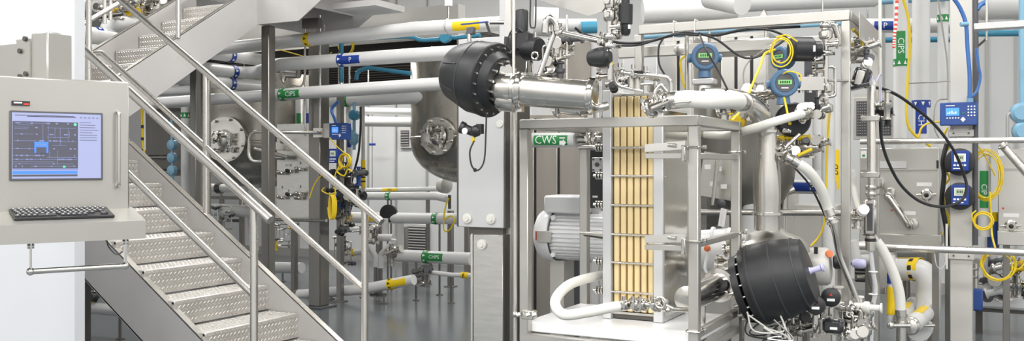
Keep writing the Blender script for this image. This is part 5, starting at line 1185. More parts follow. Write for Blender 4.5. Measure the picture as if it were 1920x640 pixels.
cable('yellow_cable', 'yellow cable running down the frame post corner at the top right', [K(1600, 55, 5.6), K(1612, 70, 5.7), K(1618, 88, 5.8), K(1612, 60, 6)], .008, 'yellow_cable')
# transmitters
def transmitter(label, px, py, Y, r, face, lcd=True, body=True):
    p = K(px, py, Y); t = thing('field_transmitter', label, 'transmitter', p-V((0, 0, r*1.8))); f = V(face); f = c2w(f.x, f.y, f.z).normalized()
    MB('transmitter_blue').lathe(p-f*r*1.2, f, [(0, r*.8), (r*.2, r*.92), (r*.9, r*.92), (r*.95, r), (r*1.3, r), (r*1.4, r*.9), (r*1.4, r*.68), (r*1.3, r*.66)], 32).build('housing', t)
    MB('dark_grey').cyl(p+f*r*.12, p+f*r*.14, r*.64, n=28).build('dial', t)
    e = f.cross(V((0, 0, 1))).normalized(); e = -e if e.dot(c2w(1, 0, 0)) < 0 else e; up = e.cross(f); up = up if up.z > 0 else -up
    R3 = Matrix((e, f, up)).transposed()
    MB('lcd_green').box(p+f*r*.16+up*r*.06, (r*.95, r*.06, r*.32), R3).build('display', t)
    b = MB('black')
    for k in range(5): b.box(p+f*r*.195+up*r*.06+e*r*(-.3+.15*k), (r*.09, r*.01, r*.18), R3)
    b.build('digits', t)
    b = MB('paper').box(p+f*r*.15-up*r*.35, (r*.5, r*.04, r*.08), R3); b.build('plate', t)
    MB('transmitter_blue').cyl(p-V((0, 0, r*.8))-f*r*.4, p-V((0, 0, r*1.5))-f*r*.4, r*.42, r*.5).build('neck', t)
    for sg in (-1, 1): MB('transmitter_blue').cyl(p-f*r*.5+e*sg*r*.7, p-f*r*.5+e*sg*r*1.2-V((0, 0, r*.1)), r*.3).build('cable_port', t)
    return t, p, f, e
t, p, f, e = transmitter('blue field transmitter with green display, left one, above the thick white hose', 1322, 106, 5.6, .083, (-.15, -1, .0))
MB('plate_white').box(p-V((0, 0, .15))-f*.03, (.13, .10, .035), None, .006).build('manifold', t); MB('white_gloss').cyl(p-V((0, 0, .17))-f*.03, p-V((0, 0, .235))-f*.03, .035).build('stem', t)
MB('satin').cyl(K(1288, 62, 5.75), K(1288, 170, 5.75), .012).build('mounting_tube', t); MB('satin').lathe(K(1275, 93, 5.7), (0, -1, 0), [(0, .03), (.02, .035), (.025, .01)], 18, ).build('gauge', t)
t, p, f, e = transmitter('blue field transmitter with green display, right one, beside the clamp valve stack', 1471, 156, 5.2, .078, (-.1, -1, .0))
MB('satin').bar(p-f*.06+e*.07, p-f*.06+e*.22, .06, .075).build('manifold', t)
for k in range(3): MB('polish').cyl(p-f*.06+e*(.10+.05*k)+V((0, 0, .05)), p-f*.06+e*(.10+.05*k)-V((0, 0, .05)), .014).build('screw', t)
t, p, f, e = transmitter('blue transmitter turned sideways, half hidden above the right one', 1462, 108, 5.45, .066, (-.8, -.5, .1))
t = thing('black_actuator', 'large black cylinder actuator left of the upper clamp valve stack', 'actuator', K(1500, 92, 5.3))
MB('black_rubber').lathe(K(1482, 92, 5.3), c2w(1, .1, 0), [(0, .055), (.01, .07), (.12, .07), (.13, .06)], 28).build('housing', t); MB('black').cyl(K(1522, 92, 5.3), K(1538, 92, 5.3), .045).build('neck', t); MB('white_ink').box(K(1527, 91, 5.24), (.012, .006, .035)).build('tag', t)
t = thing('black_actuator', 'large black disc actuator with white label behind the rising white hose', 'actuator', K(1481, 225, 5.5)); dr = c2w(-.05, -1, 0)
MB('black_rubber').lathe(K(1481, 226, 5.55), dr, [(0, .05), (.02, .095), (.09, .102), (.11, .09), (.115, .003)], 36).build('housing', t); MB('white_ink').box(K(1476, 245, 5.42), (.045, .004, .015), Matrix.Rotation(.3, 3, 'Y')).build('label', t); MB('yellow_cable').ball(K(1481, 232, 5.42), .010).build('fitting', t)
tag(MB('dark_grey').bb(KY(1508, 0, 5.9).x, KY(1530, 0, 5.9).x, 5.9, 5.96, K(1520, 215, 5.9).z, K(1520, 110, 5.9).z).build('backing_plate'), 'dark backing plate behind the clamp valve stack by the frame post', 'plate')
stack('valve_stack', 'clamped valve stack on the frame beside the right blue transmitter', 1548, 5.4, 40, 212, .027, 101)
t = thing('bent_tube', 'bright elbow tube at the head of the valve stack beside the frame post', 'tube', K(1548, 45, 5.4)); MB('polish').tube(fillet([K(1548, 78, 5.4), K(1546, 48, 5.4), K(1565, 44, 5.4), K(1572, 70, 5.4)], .03), .02, 12).build('tube', t)
t = thing('side_tube', 'small return tube loop right of the clamp valve stack', 'tube', K(1560, 140, 5.4)); MB('polish').tube(fillet([K(1552, 125, 5.4), K(1566, 126, 5.4), K(1566, 180, 5.4), K(1550, 182, 5.4)], .02), .010, 10).build('tube', t); MB('satin').cyl(K(1552, 151, 5.38), K(1600, 152, 5.5), .007).build('rod', t)
cluster('fitting_cluster', 'clamp fittings where the rising white hose meets the valve stack', K(1520, 212, 5.3), (.06, .05, .05), 10, 102, rs=.016)
cluster('fitting_cluster', 'bright valves and yellow tags below the black disc actuator', K(1500, 275, 5.5), (.11, .08, .08), 16, 103, mats=('polish', 'satin', 'yellow_cable', 'satin', 'dark_grey', 'polish'), rs=.017)
cluster('fitting_cluster', 'dark and bright fittings left of the black disc actuator under the elbow', K(1395, 212, 5.5), (.12, .08, .06), 16, 104, mats=('satin', 'dark_grey', 'polish', 'satin', 'yellow_tag'), rs=.018)
cluster('fitting_cluster', 'steel valve bodies between elbow and thick hose, near the cart top', K(1400, 180, 5.6), (.18, .08, .03), 10, 105, mats=('satin', 'polish'), rs=.016)
t = thing('clamp_valve', 'steel slanting valve with clamp joining the reducer side to the slanting white hose', 'valve', K(1475, 290, 5.3)); a_ = K(1445, 262, 5.35); b_ = K(1488, 303, 5.2); dd = (b_-a_).normalized()
MB('satin').tube([a_, b_], .022, 14).build('tube', t)
for s_ in (.05, .10, .14): b = MB('polish'); ferrule(b, a_+dd*s_, dd, .024); b.build('clamp', t)
MB('satin').tube([K(1466, 283, 5.25), K(1500, 252, 5.25)], .010).build('stem', t); MB('yellow_cable').tube([K(1495, 292, 5.3), K(1522, 280, 5.3)], .010).build('yellow_tag', t)
hose('thick white hose slanting down behind the frame post with steel end tube', [K(1488, 303, 5.2), K(1515, 320, 5.2), K(1538, 352, 5.25), K(1550, 385, 5.3), K(1556, 402, 5.3)], .028)
t = thing('steel_tube', 'bent bare steel tube continuing from the slanting white hose down past the frame post', 'tube', K(1590, 500, 5.4)); MB('satin').tube(smooth([K(1557, 405, 5.3), K(1566, 440, 5.32), K(1574, 480, 5.35), K(1594, 530, 5.35), K(1610, 575, 5.35), K(1612, 592, 5.35), K(1600, 604, 5.35)]), .017, 12).build('tube', t); b = MB('polish'); ferrule(b, K(1558, 412, 5.3), (0, 0, 1), .02); b.build('clamp', t)
cable('black_cable', 'thin black cable running along the slanting white hose', [K(1488, 312, 5.3), K(1520, 350, 5.3), K(1545, 400, 5.35), K(1560, 430, 5.4)], .006, 'black')
cable('yellow_cable', 'yellow cable hanging near the blue P flag behind the tilted drum', [K(1556, 205, 6.0), K(1550, 300, 6.0), K(1548, 400, 6.0), K(1538, 440, 6.0), K(1520, 462, 6.0)], .007, 'yellow_cable')
cluster('fitting_cluster', 'tangle of bright sanitary clamps low at the frame post foot', K(1600, 600, 5.4), (.09, .08, .09), 22, 106, mats=('polish', 'satin', 'hose_white', 'polish'), rs=.018)
t = thing('clamp_valve', 'small wing-nut clamp on the bent steel tube low by the frame post', 'valve', K(1590, 575, 5.3)); MB('polish').torus(K(1600, 576, 5.25), (0, 1, 0), .014, .006).build('ring', t); MB('polish').box(K(1590, 578, 5.28), (.03, .03, .03), None, .005).build('block', t)
# instruments on the right of the frame
t = thing('level_sensor', 'glossy black and silver wedge-shaped device clipped beside the frame post', 'sensor', K(1614, 145, 5.7)); Rb = Matrix.Rotation(.28, 3, 'Y')
MB('black_gloss').box(K(1616, 146, 5.7), (.10, .08, .115), Rb, .012).build('housing', t); MB('panel_steel').box(K(1612, 146, 5.64), (.045, .02, .09), Rb, .004).build('front', t); MB('black_gloss').box(K(1612, 163, 5.66), (.125, .10, .02), Rb @ Matrix.Rotation(-.5, 3, 'Y'), .004).build('visor', t)
cluster('fitting_cluster', 'bright fittings above the black wedge-shaped device', K(1610, 98, 5.8), (.06, .06, .08), 12, 107, mats=('polish', 'satin', 'dark_grey', 'polish'), rs=.015)
tag(MB('hose_white').cyl(K(1650, -10, 5.9), K(1650, 205, 5.9), .010).build('white_tube'), 'thin straight white tube dropping from the top of the picture right of the frame', 'tube')
cable('clear_cable', 'clear air tube curling down beside the black wedge-shaped device', [K(1630, 70, 5.8), K(1626, 110, 5.8), K(1634, 140, 5.8), K(1640, 155, 5.8), K(1652, 140, 5.85), K(1651, 190, 5.85)], .004, 'lilac')
t = thing('sight_tube', 'upright steel tube with clamps, sight window and clear lower hose right of the frame post', 'tube', K(1634, 400, 5.8))
MB('rail_steel').cyl(K(1634, 335, 5.8), K(1634, 158, 5.8), .026, n=20).build('tube', t); MB('plate_white').cyl(K(1635, 160, 5.8), K(1635, 150, 5.8), .03, .015).build('cap', t)
for py in (222, 328): MB('satin').box(K(1632, py, 5.78), (.11, .04, .035), None, .004).build('clamp_block', t)
b = MB('satin').cyl(K(1633, 376, 5.8), K(1633, 335, 5.8), .02); ferrule(b, K(1633, 352, 5.8), (0, 0, 1), .022); ferrule(b, K(1633, 364, 5.8), (0, 0, 1), .022); b.build('coupling', t)
p = K(1632, 407, 5.8); MB('satin').box(p, (.075, .06, .23), None, .015).build('window_housing', t); MB('dark_grey').box(p-V((0, .031, 0)), (.034, .004, .17)).build('window', t)
MB('satin').cyl(K(1632, 442, 5.8), K(1632, 470, 5.8), .03).build('tail', t); MB('black').cyl(K(1632, 447, 5.8), K(1632, 453, 5.8), .034).build('black_band', t)
MB('tube_clear').tube(smooth([K(1632, 468, 5.8), K(1637, 510, 5.8), K(1642, 545, 5.8), K(1636, 580, 5.8), K(1632, 660, 5.8)]), .014, 12).build('clear_hose', t)
for py in (510, 552): MB('white_ink').torus(K(1637, py, 5.8), (0, 0, 1), .024, .004).build('tie', t)
cluster('fitting_cluster', 'small clamp valve with black knob right of the upright steel tube', K(1655, 207, 5.8), (.03, .04, .04), 7, 108, mats=('polish', 'satin', 'black'), rs=.014)
cluster('fitting_cluster', 'bright elbow fittings left of the sight window', K(1606, 403, 5.75), (.05, .04, .03), 6, 109, mats=('satin', 'polish'), rs=.018)
hose('pale thin hose hanging close behind the frame post above the sight window', [K(1598, 318, 5.9), K(1600, 350, 5.9), K(1606, 380, 5.85), K(1614, 402, 5.8)], .02, ends=False)
hose('white hose curving down from the black-banded tube to the floor clamp', [K(1636, 445, 5.85), K(1655, 470, 5.85), K(1674, 510, 5.85), K(1686, 550, 5.85), K(1689, 590, 5.85)], .032)
t = thing('steel_tube', 'steel stub tube with wing clamp under the curving white hose', 'tube', K(1690, 620, 5.85)); MB('satin').cyl(K(1690, 590, 5.85), K(1690, 680, 5.85), .03).build('tube', t); MB('polish').tube([K(1668, 611, 5.8), K(1706, 611, 5.8)], .014).build('clamp', t); MB('polish').ball(K(1670, 611, 5.8), .022).build('wing_nut', t)
t = thing('knob', 'violet clear knob beside the right frame post', 'knob', K(1605, 492, 5.8)); MB('lilac').lathe(K(1598, 494, 5.8), (1, 0, 0), [(0, .02), (.03, .03), (.07, .028), (.08, .02)], 18).build('grip', t)
# big black cable loop
cable('black_cable', 'long black cable swinging in a wide arc over the keypad controller and steel cabinet', [K(1640, 164, 5.9), K(1665, 170, 5.95), K(1700, 190, 6.0), K(1750, 232, 6.1), K(1788, 282, 6.15), K(1808, 330, 6.2), K(1812, 355, 6.2), K(1800, 378, 6.2), K(1765, 388, 6.2), K(1725, 378, 6.15), K(1690, 348, 6.1), K(1666, 305, 6.0), K(1653, 262, 5.95), K(1650, 215, 5.9)], .010, 'black')
# ------------------------------------------------------------------ right background
for (px, r, Y, lab, y0) in ((1689, .066, 9.0, 'white vertical pipe with long green CIPS flag, right of the frame', 0), (1727, .082, 9.1, 'thickest white vertical pipe, with blue CHP flag above the rail', 0), (1768, .050, 9.2, 'slim white vertical pipe with green ring near the top, beside the beige column', 0)):
    p = K(px, 300, Y); o = pipe('insulated_pipe', lab, [V((p.x, p.y, .9)), V((p.x, p.y, 4.2))], r)
    if px == 1689: pipe_tag(o, V((p.x, p.y, K(px, 87, Y).z)), (0, 0, -1), r, .28, 'green', 'CIPS', False, .08); pipe_tag(o, V((p.x, p.y, K(px, 112, Y).z)), (0, 0, 1), r, 0, 'green', None, True)
    elif px == 1727: pipe_tag(o, V((p.x, p.y, K(px, 226, Y).z)), (0, 0, -1), r, .26, 'blue_tag', 'CH', True, .08)
    else: pipe_tag(o, V((p.x, p.y, K(px, 29, Y).z)), (0, 0, 1), r, 0, 'green', None, True)
o = pipe('insulated_pipe', 'white horizontal pipe with blue P flag crossing behind the vertical pipes near the top', [K(1600, 48, 9.9), K(1790, 48, 9.4)], .075); pipe_tag(o, K(1662, 48, 9.72), K(1790, 48, 9.4)-K(1600, 48, 9.9), .075, .22, 'blue_tag', 'P', False, .08)
tag(MB('teal').tube([K(1600, 76, 10.2), K(1790, 74, 9.7)], .03).build('conduit'), 'teal horizontal pipe just below the white pipe with blue flag', 'conduit')
tag(MB('light_blue').tube([K(1600, 6, 9.6), K(1785, -4, 9.0)], .03).build('conduit'), 'pale blue pipe at the very top right of the frame', 'conduit')
tag(MB('vent_grey').tube([K(1700, 157, 9.0), K(1785, 152, 8.6)], .006).build('thin_rod'), 'thin grey rod crossing the white vertical pipes', 'rod')
cable('yellow_cable', 'long yellow cable running down between the white vertical pipes', [K(1692, -5, 8.5), K(1702, 30, 8.5), K(1706, 80, 8.5), K(1702, 150, 8.5), K(1700, 220, 8.5), K(1712, 250, 8.5), K(1745, 275, 8.5)], .013, 'yellow_cable')
cable('yellow_cable', 'yellow cable arching across the blue flag to the controller', [K(1722, 262, 8.5), K(1728, 240, 8.5), K(1745, 230, 8.5), K(1775, 228, 8.2)], .009, 'yellow_cable')
cable('grey_cable', 'grey cable hanging in front of the slim white pipe', [K(1758, -5, 8), K(1768, 60, 8), K(1776, 120, 8), K(1777, 185, 8)], .007, 'vent_grey')
cable('grey_cable', 'thin grey loop left of the keypad controller on the beige column', [K(1778, 186, 7.2), K(1760, 188, 7.2), K(1752, 205, 7.2), K(1752, 240, 7.2), K(1762, 262, 7.2)], .005, 'vent_grey')
b = MB('red'); pts = [K(1682, -5, 6.5), K(1680, 40, 6.5), K(1677, 70, 6.5), K(1676, 90, 6.5)]; sm_ = smooth(pts, 8)
for i in range(len(sm_)-1): b.mat('red' if i % 2 else 'hose_white'); b.tube([sm_[i], sm_[i+1]], .011, 8)
tag(b.build('safety_cord'), 'red and white twisted cord hanging at the top right of the frame', 'cord')
# beige column with devices
Yk = 6.9; pc = K(1803, 300, Yk); cw = .15
t = thing('steel_column', 'broad beige-grey column carrying the keypad controller and two blue meters', 'column', (pc.x, pc.y, 0)); MB('beige_steel').bb(pc.x-cw/2, pc.x+cw/2, pc.y-.06, pc.y+.06, .015, 4.3, .004).build('shaft', t); MB('dark_steel').bb(pc.x-.13, pc.x+.13, pc.y-.12, pc.y+.12, 0, .015).build('foot_plate', t)
yk = pc.y-.062
for py in (250, 480):
    q = KY(1803, py, yk); MB('beige_steel').bb(pc.x-.085, pc.x+.085, yk-.016, yk, q.z-.026, q.z+.026, .003).build('bracket_plate', t)
    for dx in (-.05, .05): MB('dark_steel').cyl((pc.x+dx, yk-.017, q.z), (pc.x+dx, yk-.022, q.z), .007, n=10).build('bolt', t)
t, g = controller('large blue keypad controller with lit display at the head of the beige column', 1762, 1833, 192, 235, yk-.10)
MB('beige_steel').bb(pc.x-.05, pc.x+.05, yk-.02, yk-.001, g[2]-.05, g[3]-.01).build('mounting_plate', t)
MB('light_blue').cyl(KY(1819, 192, yk-.05), KY(1819, 180, yk-.05), .022).build('cable_gland', t)
for py, l in ((302, 'upper'), (366, 'lower')):
    f0 = (1783, 1817, py-19, py+19); t = small_display('%s of two bright blue flow meters on the beige column' % l, *f0, yk-.12)
    q = KY(1800, py+2, yk-.05); MB('black').lathe(q, (0, -1, 0), [(0, .08), (.01, .10), (.035, .10), (.04, .08)], 28).build('back_disc', t)
    MB('black').box(q+V((-.07, .01, -.02)), (.05, .05, .11), None, .01).build('cable_gland', t)
tag(MB('dark_grey').tube([K(1829, -10, 6.8), K(1830, 120, 6.8), K(1829, 300, 6.8), K(1829, 460, 6.8)], .018, 12).build('cable_duct'), 'dark vertical cable trunk along the right edge of the beige column', 'cable trunk')
tag(MB('black').tube([K(1825, -10, 6.9), K(1826, 300, 6.9), K(1824, 440, 6.9)], .012, 12).build('cable_duct'), 'thin black conduit tucked between beige column and dark cable trunk', 'conduit')
cable('blue_hose', 'blue hose curving down the beige column to the keypad controller', [K(1786, -6, 6.6), K(1800, 15, 6.6), K(1811, 45, 6.6), K(1814, 90, 6.6), K(1818, 140, 6.6), K(1818, 184, 6.6)], .014, 'blue_hose')
cable('blue_hose', 'second blue hose bulging right of the cable trunk beside the controller', [K(1831, 90, 6.7), K(1835, 125, 6.7), K(1838, 145, 6.7), K(1832, 170, 6.7), K(1822, 182, 6.7)], .010, 'blue_hose')
tag(MB('light_blue').tube([K(1801, 46, 6.55), K(1815, 45, 6.55)], .016).build('hose_clip'), 'small pale blue clip on the curving blue hose', 'clip')
cable('blue_hose', 'short blue hose end at the top of the cable trunk', [K(1832, 18, 6.8), K(1838, 10, 6.8), K(1848, 4, 6.8)], .018, 'blue_hose')
coil('yellow_cable', 'large yellow cable coil right of the two blue flow meters', K(1848, 330, 6.9), .11, .005, 4, 'yellow_cable', 201, sq=1.7, tails=([K(1830, 270, 6.9), K(1845, 290, 6.9), K(1866, 330, 6.9)],))
coil('yellow_cable', 'small yellow cable coil hanging below the lower blue flow meter', K(1843, 415, 6.7), .06, .005, 4, 'yellow_cable', 202, tails=([K(1830, 395, 6.7), K(1822, 405, 6.7), K(1828, 425, 6.7)],))
coil('yellow_cable', 'big flat yellow cable coil hanging under the lower rail on the right', K(1872, 498, 6.2), .10, .0045, 4, 'yellow_cable', 203, tails=([K(1845, 478, 6.2), K(1840, 495, 6.2), K(1850, 515, 6.2)], [K(1896, 500, 6.2), K(1910, 505, 6.2), K(1925, 490, 6.2)]))
cable('yellow_cable', 'yellow cable falling from the upper coil past the green flag to the rail', [K(1856, 360, 6.8), K(1858, 400, 6.8), K(1860, 440, 6.8), K(1866, 465, 6.5)], .007, 'yellow_cable')
for i, (y0, y1) in enumerate(((240, 290), (300, 350), (360, 440))): cable('yellow_cable', 'yellow cable bunched against the left side of the beige column, %s bunch' % ('upper', 'middle', 'lower')[i], [K(1776, y0, 7.0), K(1770, (y0*2+y1)/3, 7.0), K(1780, (y0+2*y1)/3, 7.0), K(1768, y1, 7.0)], .009, 'yellow_cable')
cable('black_cable', 'black cable bundle down the left side of the beige column', [K(1778, 260, 6.95), K(1768, 300, 6.95), K(1770, 330, 6.95), K(1766, 380, 6.95), K(1774, 430, 6.95), K(1776, 470, 6.95)], .018, 'black')
p = K(1845, 355, 7.6); o = pipe('insulated_pipe', 'white vertical pipe with green flag between the yellow coils', [V((p.x, p.y, 1.0)), V((p.x, p.y, 1.75))], .05); pipe_tag(o, K(1845, 355, 7.6), (0, 0, -1), .05, .3, 'green', 'CIP', False, .06)
# rails
def rail(label, px0, px1, py0, py1, Y0, r, m='rail_steel'):
    a = K(px0, py0, Y0); x1 = KY(px1, 300, a.y).x; o = MB(m).tube([a, V((x1, a.y, a.z))], r, 16).build('guard_rail'); return tag(o, label, 'rail'), a
o, aU = rail('upper horizontal steel rail crossing in front of the beige column', 1613, 1990, 266, 0, 6.55, .020); oL, aL = rail('lower horizontal steel rail crossing in front of the beige column', 1612, 1990, 462, 0, 6.5, .024)
t = thing('rail_brace', 'thick diagonal steel tube running down from the upper rail at the right edge', 'brace', K(1885, 275, 6.0)); MB('rail_steel').tube([K(1880, 272, 6.0), K(1935, 335, 5.8)], .028, 16).build('tube', t); MB('satin').torus(K(1880, 273, 5.98), (.6, .3, -.7), .026, .008).build('collar', t)
MB('column_steel').bb(K(1754, 0, 6.75).x-.022, K(1754, 0, 6.75).x+.022, K(1754, 0, 6.75).y-.022, K(1754, 0, 6.75).y+.022, 0, K(1754, 474, 6.75).z).build('leg', oL)
MB('column_steel').bb(K(1777, 0, 7.6).x-.02, K(1777, 0, 7.6).x+.02, K(1777, 0, 7.6).y-.02, K(1777, 0, 7.6).y+.02, 0, 1.3).build('leg', oL)
tag(MB('tube_clear').tube(smooth([K(1752, 476, 6.6), K(1756, 498, 6.6), K(1764, 504, 6.6), K(1772, 495, 6.6), K(1772, 476, 6.6)]), .004).build('clear_tube'), 'thin clear tube loop hanging below the lower rail beside its leg', 'tube')
tag(MB('hose_white').cyl(K(1775, 420, 6.7), K(1775, 505, 6.7), .008).build('white_rod'), 'thin white rod hanging in front of the legs by the beige column', 'rod')
# steel cabinets with valves
def mixer(label, px0, px1, py0, py1, lip1, Y, kn, tags):
    y = K((px0+px1)/2, 300, Y).y; b = MB('panel_steel'); x0, x1, z0, z1 = fbox(b, px0, px1, py0, py1, y, .6, .006); t = thing('mixing_cabinet', label, 'cabinet', ((x0+x1)/2, y+.3, z0)); b.build('body', t)
    b = MB('panel_steel'); fbox(b, px0-1, px1+4, py1, lip1, y-.05, .65, .004); b.build('lip', t)
    MB('cart_steel').bb(x0+.01, x1-.01, y-.012, y-.001, z0+(z1-z0)*.74, z0+(z1-z0)*.76, .001).build('trim', t)
    for (kx, ky, kr) in kn:
        q = KY(kx, ky, y); v = MB('polish').lathe(q, (0, -1, 0), [(0, kr*1.0), (.01, kr*1.4), (.02, kr*1.4), (.03, kr*.9), (.05, kr*1.1), (.055, kr)], 24); v.build('valve_port', t)
        MB('black').lathe(q+V((0, -.052, 0)), (0, -1, 0), [(0, kr*.55), (.012, kr*.5), (.018, kr*.2)], 18).build('knob', t); MB('satin').tube([q+V((-kr*2.2, -.02, 0)), q+V((kr*2, -.02, kr*.2))], .008).build('handle', t); MB('satin').tube([q+V((0, -.02, -kr)), q+V((.0, -.02, -kr*2.2))], .009).build('stem', t)
    for (tx, ty) in tags: q = KY(tx, ty, y); MB('paper').bb(q.x-.055, q.x+.055, y-.005, y-.0005, q.z-.015, q.z+.015).build('tag', t)
    for hx in (px0+10, px0+60):
        q = KY(hx, py1-45, y); MB('red').cyl((q.x, y-.003, q.z), (q.x, y, q.z), .008).build('dot', t)
    for lx in (x0+.06, x1-.06): MB('column_steel').bb(lx-.025, lx+.025, y+.05, y+.1, 0, z0+.0, .003).build('leg', t)
    return t, y, (x0, x1, z0, z1)
t, y, g = mixer('stainless cabinet with round valve port and slanting tube handle, left of the beige column', 1612, 1760, 278, 440, 461, 7.5, [(1738, 366, .034)], [(1733, 346), (1703, 400)])
MB('satin').tube(fillet([KY(1665, 370, y), KY(1664, 366, y-.09), KY(1704, 424, y-.09), KY(1706, 424, y)], .04), .030, 16).build('tube_handle', t)
for px, py in ((1668, 362), (1712, 420), (1648, 343)): b = MB('polish'); ferrule(b, KY(px, py, y-.03), (0, -1, 0), .026); b.build('clamp', t)
MB('plate_white').bb(KY(1645, 0, y).x, KY(1700, 0, y).x, y-.015, y-.0005, KY(1670, 316, y).z, KY(1670, 303, y).z, .002).build('white_strip', t); MB('black').bb(KY(1756, 0, y).x, KY(1760, 0, y).x, y-.015, y-.0005, KY(1757, 316, y).z, KY(1757, 301, y).z).build('black_end', t)
MB('paper').bb(KY(1614, 0, y).x, KY(1625, 0, y).x, y-.004, y-.0005, KY(1620, 297, y).z, KY(1620, 283, y).z).build('tag', t); MB('green').bb(KY(1617, 0, y).x, KY(1622, 0, y).x, y-.006, y-.004, KY(1620, 294, y).z, KY(1620, 290, y).z).build('green_mark', t)
t, y, g = mixer('stainless cabinet cut by the right edge of the picture, with one black-centred valve port', 1871, 1990, 278, 436, 462, 7.3, [(1896, 424, .034)], [(1896, 404)])
MB('paper').bb(KY(1873, 0, y).x, KY(1883, 0, y).x, y-.004, y-.0005, KY(1878, 293, y).z, KY(1878, 280, y).z).build('tag', t)
bot = tag(MB('device_blue').cyl(K(1862, 470, 7.6), K(1862, 415, 7.6), .045, n=20).build('gas_bottle'), 'dark blue cylinder standing beside the right-edge stainless cabinet', 'cylinder')
MB('yellow_tag').cyl(K(1862, 415, 7.6), K(1862, 398, 7.6), .035, n=20).build('cap', bot)
# framed dark grille
y = K(1640, 220, 9.6).y; b = MB('beige_steel'); x0, x1, z0, z1 = fbox(b, 1600, 1677, 182, 262, y, .1); t = thing('wall_grille', 'dark perforated grille in a grey frame behind the upright steel tube', 'grille', ((x0+x1)/2, y, z0)); b.build('frame', t)
MB('dark_grey').bb(x0+.03, x1-.03, y-.006, y-.001, z0+.04, z1-.04).build('backing', t); b = MB('vent_grey'); n = 12
for i in range(n):
    z = z0+.06+i*(z1-z0-.1)/n
    for j in range(14): xa = x0+.04+j*(x1-x0-.08)/14; b.bb(xa, xa+.012, y-.012, y-.0065, z, z+.010)
b.build('mesh', t)
struct('trim_20', MB('beige_steel').bb(x0, x1+.05, y+.05, y+.09, z1+.001, z1+.04))
# upper right: beam, pipes, blue conduit
tag(MB('plate_white').bb(KY(1826, 0, 6.6).x, KY(1990, 0, 6.6).x, 6.6, 6.7, KY(1870, 53, 6.6).z, KY(1870, 41, 6.6).z, .003).build('steel_beam'), 'pale horizontal steel beam at the upper right edge', 'beam')
tag(MB('teal').tube([K(1826, 63, 8.2), K(1990, 61, 7.7)], .028).build('conduit'), 'teal pipe running under the pale beam at the upper right', 'conduit')
o = pipe('insulated_pipe', 'very fat white pipe at the top right corner of the picture', [K(1838, 8, 7.6), K(1990, 4, 7.0)], .125)
MB('pipe_white').lathe(K(1838, 8, 7.6), K(1990, 4, 7.0)-K(1838, 8, 7.6), [(-.03, .05), (0, .13), (.06, .13)], 20).build('end_band', o)
tag(MB('satin').cyl(K(1850, 55, 7.9), K(1850, 75, 7.9), .01).build('hanger_rod'), 'short hanger under the teal pipe at the upper right', 'rod')
tag(MB('dark_steel').tube([K(1850, 72, 8), K(1832, 88, 8)], .01).build('brace_rod'), 'thin diagonal brace beside the cable trunk', 'brace')
t = thing('conduit', 'pale blue vertical conduit with two big round boxes at the right edge', 'conduit', K(1916, 240, 6.6)); MB('light_blue').tube([K(1917, -10, 6.6), K(1917, 200, 6.6)], .024, 14).build('tube', t)
MB('light_blue').lathe(K(1914, 212, 6.6), (.2, -1, 0), [(-.05, .05), (-.02, .072), (.03, .072), (.05, .05)], 22).build('junction_box', t); MB('light_blue').lathe(K(1918, 246, 6.6), (.2, -1, 0), [(-.05, .05), (-.02, .072), (.03, .072), (.05, .05)], 22).build('junction_box', t)
MB('vent_grey').tube(fillet([K(1900, 211, 6.6), K(1889, 214, 6.6), K(1889, 264, 6.6)], .03), .011, 10).build('side_tube', t)
tag(MB('satin').tube([K(1850, 80, 11.5), K(1850, 470, 11.5)], .012).build('thin_rod'), 'thin bright seam rod on the grey back panel at the right', 'rod')
for i, (px0, px1) in enumerate(((1836, 1852), (1853, 1990))):
    pass
MB('wall')
# lower right
o = pipe('insulated_pipe', 'fat white pipe bending down from the yellow and black ring, right of the curving hose', [K(1682, 505, 7.3), K(1742, 506, 7.1), K(1740, 598, 7.1), K(1722, 618, 6.7)], .088, R=.16)
pr2 = V(K(1719, 505.5, 7.18)); axr = (K(1742, 506, 7.1)-K(1682, 505, 7.3)).normalized(); b = MB('yellow_tag'); sleeve(b, pr2, axr, .0915, .075, 0, 2*PI, None, 24); b.mat('black')
for k in range(8): sleeve(b, pr2-axr*.015, axr, .093, .03, k*PI/4, k*PI/4+.4, None, 4)
b.build('ring', o); b = MB('yellow_tag'); sleeve(b, K(1700, 505.3, 7.24), axr, .0905, .12, -.25, .5, (0, 0, 1), 8); b.build('pipe_label', o)
def stubpipe(label, a, b_, r, tg=True):
    t = thing('pipe_stub', label, 'pipe', a); d = (b_-a).normalized(); MB('pipe_white').tube([a, b_], r, 20).build('pipe_body', t)
    if tg: b = MB('yellow_tag'); sleeve(b, a+(b_-a)*.45, d, r+.003, (b_-a).length*.35, -.5, .5, (0, -.5, 1), 8); b.build('pipe_label', t)
    MB('satin').lathe(a, d, [(-.05, r*.5), (-.04, r*.9), (-.01, r*.9), (.0, r*1.05), (.03, r*1.05)], 20).build('end_fitting', t); return t
stubpipe('white pipe stub with yellow tag and open clamp end pointing at the viewer, lower right', K(1706, 612, 6.1), K(1748, 578, 7.1), .058); stubpipe('second white pipe stub with yellow tag behind the open clamp end', K(1690, 600, 6.6), K(1712, 568, 7.6), .050)
tag(MB('satin').tube([K(1716, 611, 6.6), K(1752, 611, 6.6)], .012).build('tie_rod'), 'short steel rod joining the pipe stub to the rail leg', 'rod')
o = pipe('insulated_pipe', 'slim white pipe with yellow and blue flags behind the curving white hose', [K(1672, 480, 6.9), K(1670, 606, 6.9)], .026); b = MB('yellow_tag').cyl(K(1670, 590, 6.9), K(1670.6, 538, 6.9), .029); b.mat('blue_tag').cyl(K(1670.8, 532, 6.9), K(1671, 512, 6.9), .029); b.build('pipe_label', o)
pipe('insulated_pipe', 'white pipe running level under the left stainless cabinet', [K(1655, 476, 8.3), K(1745, 478, 8.0)], .06)
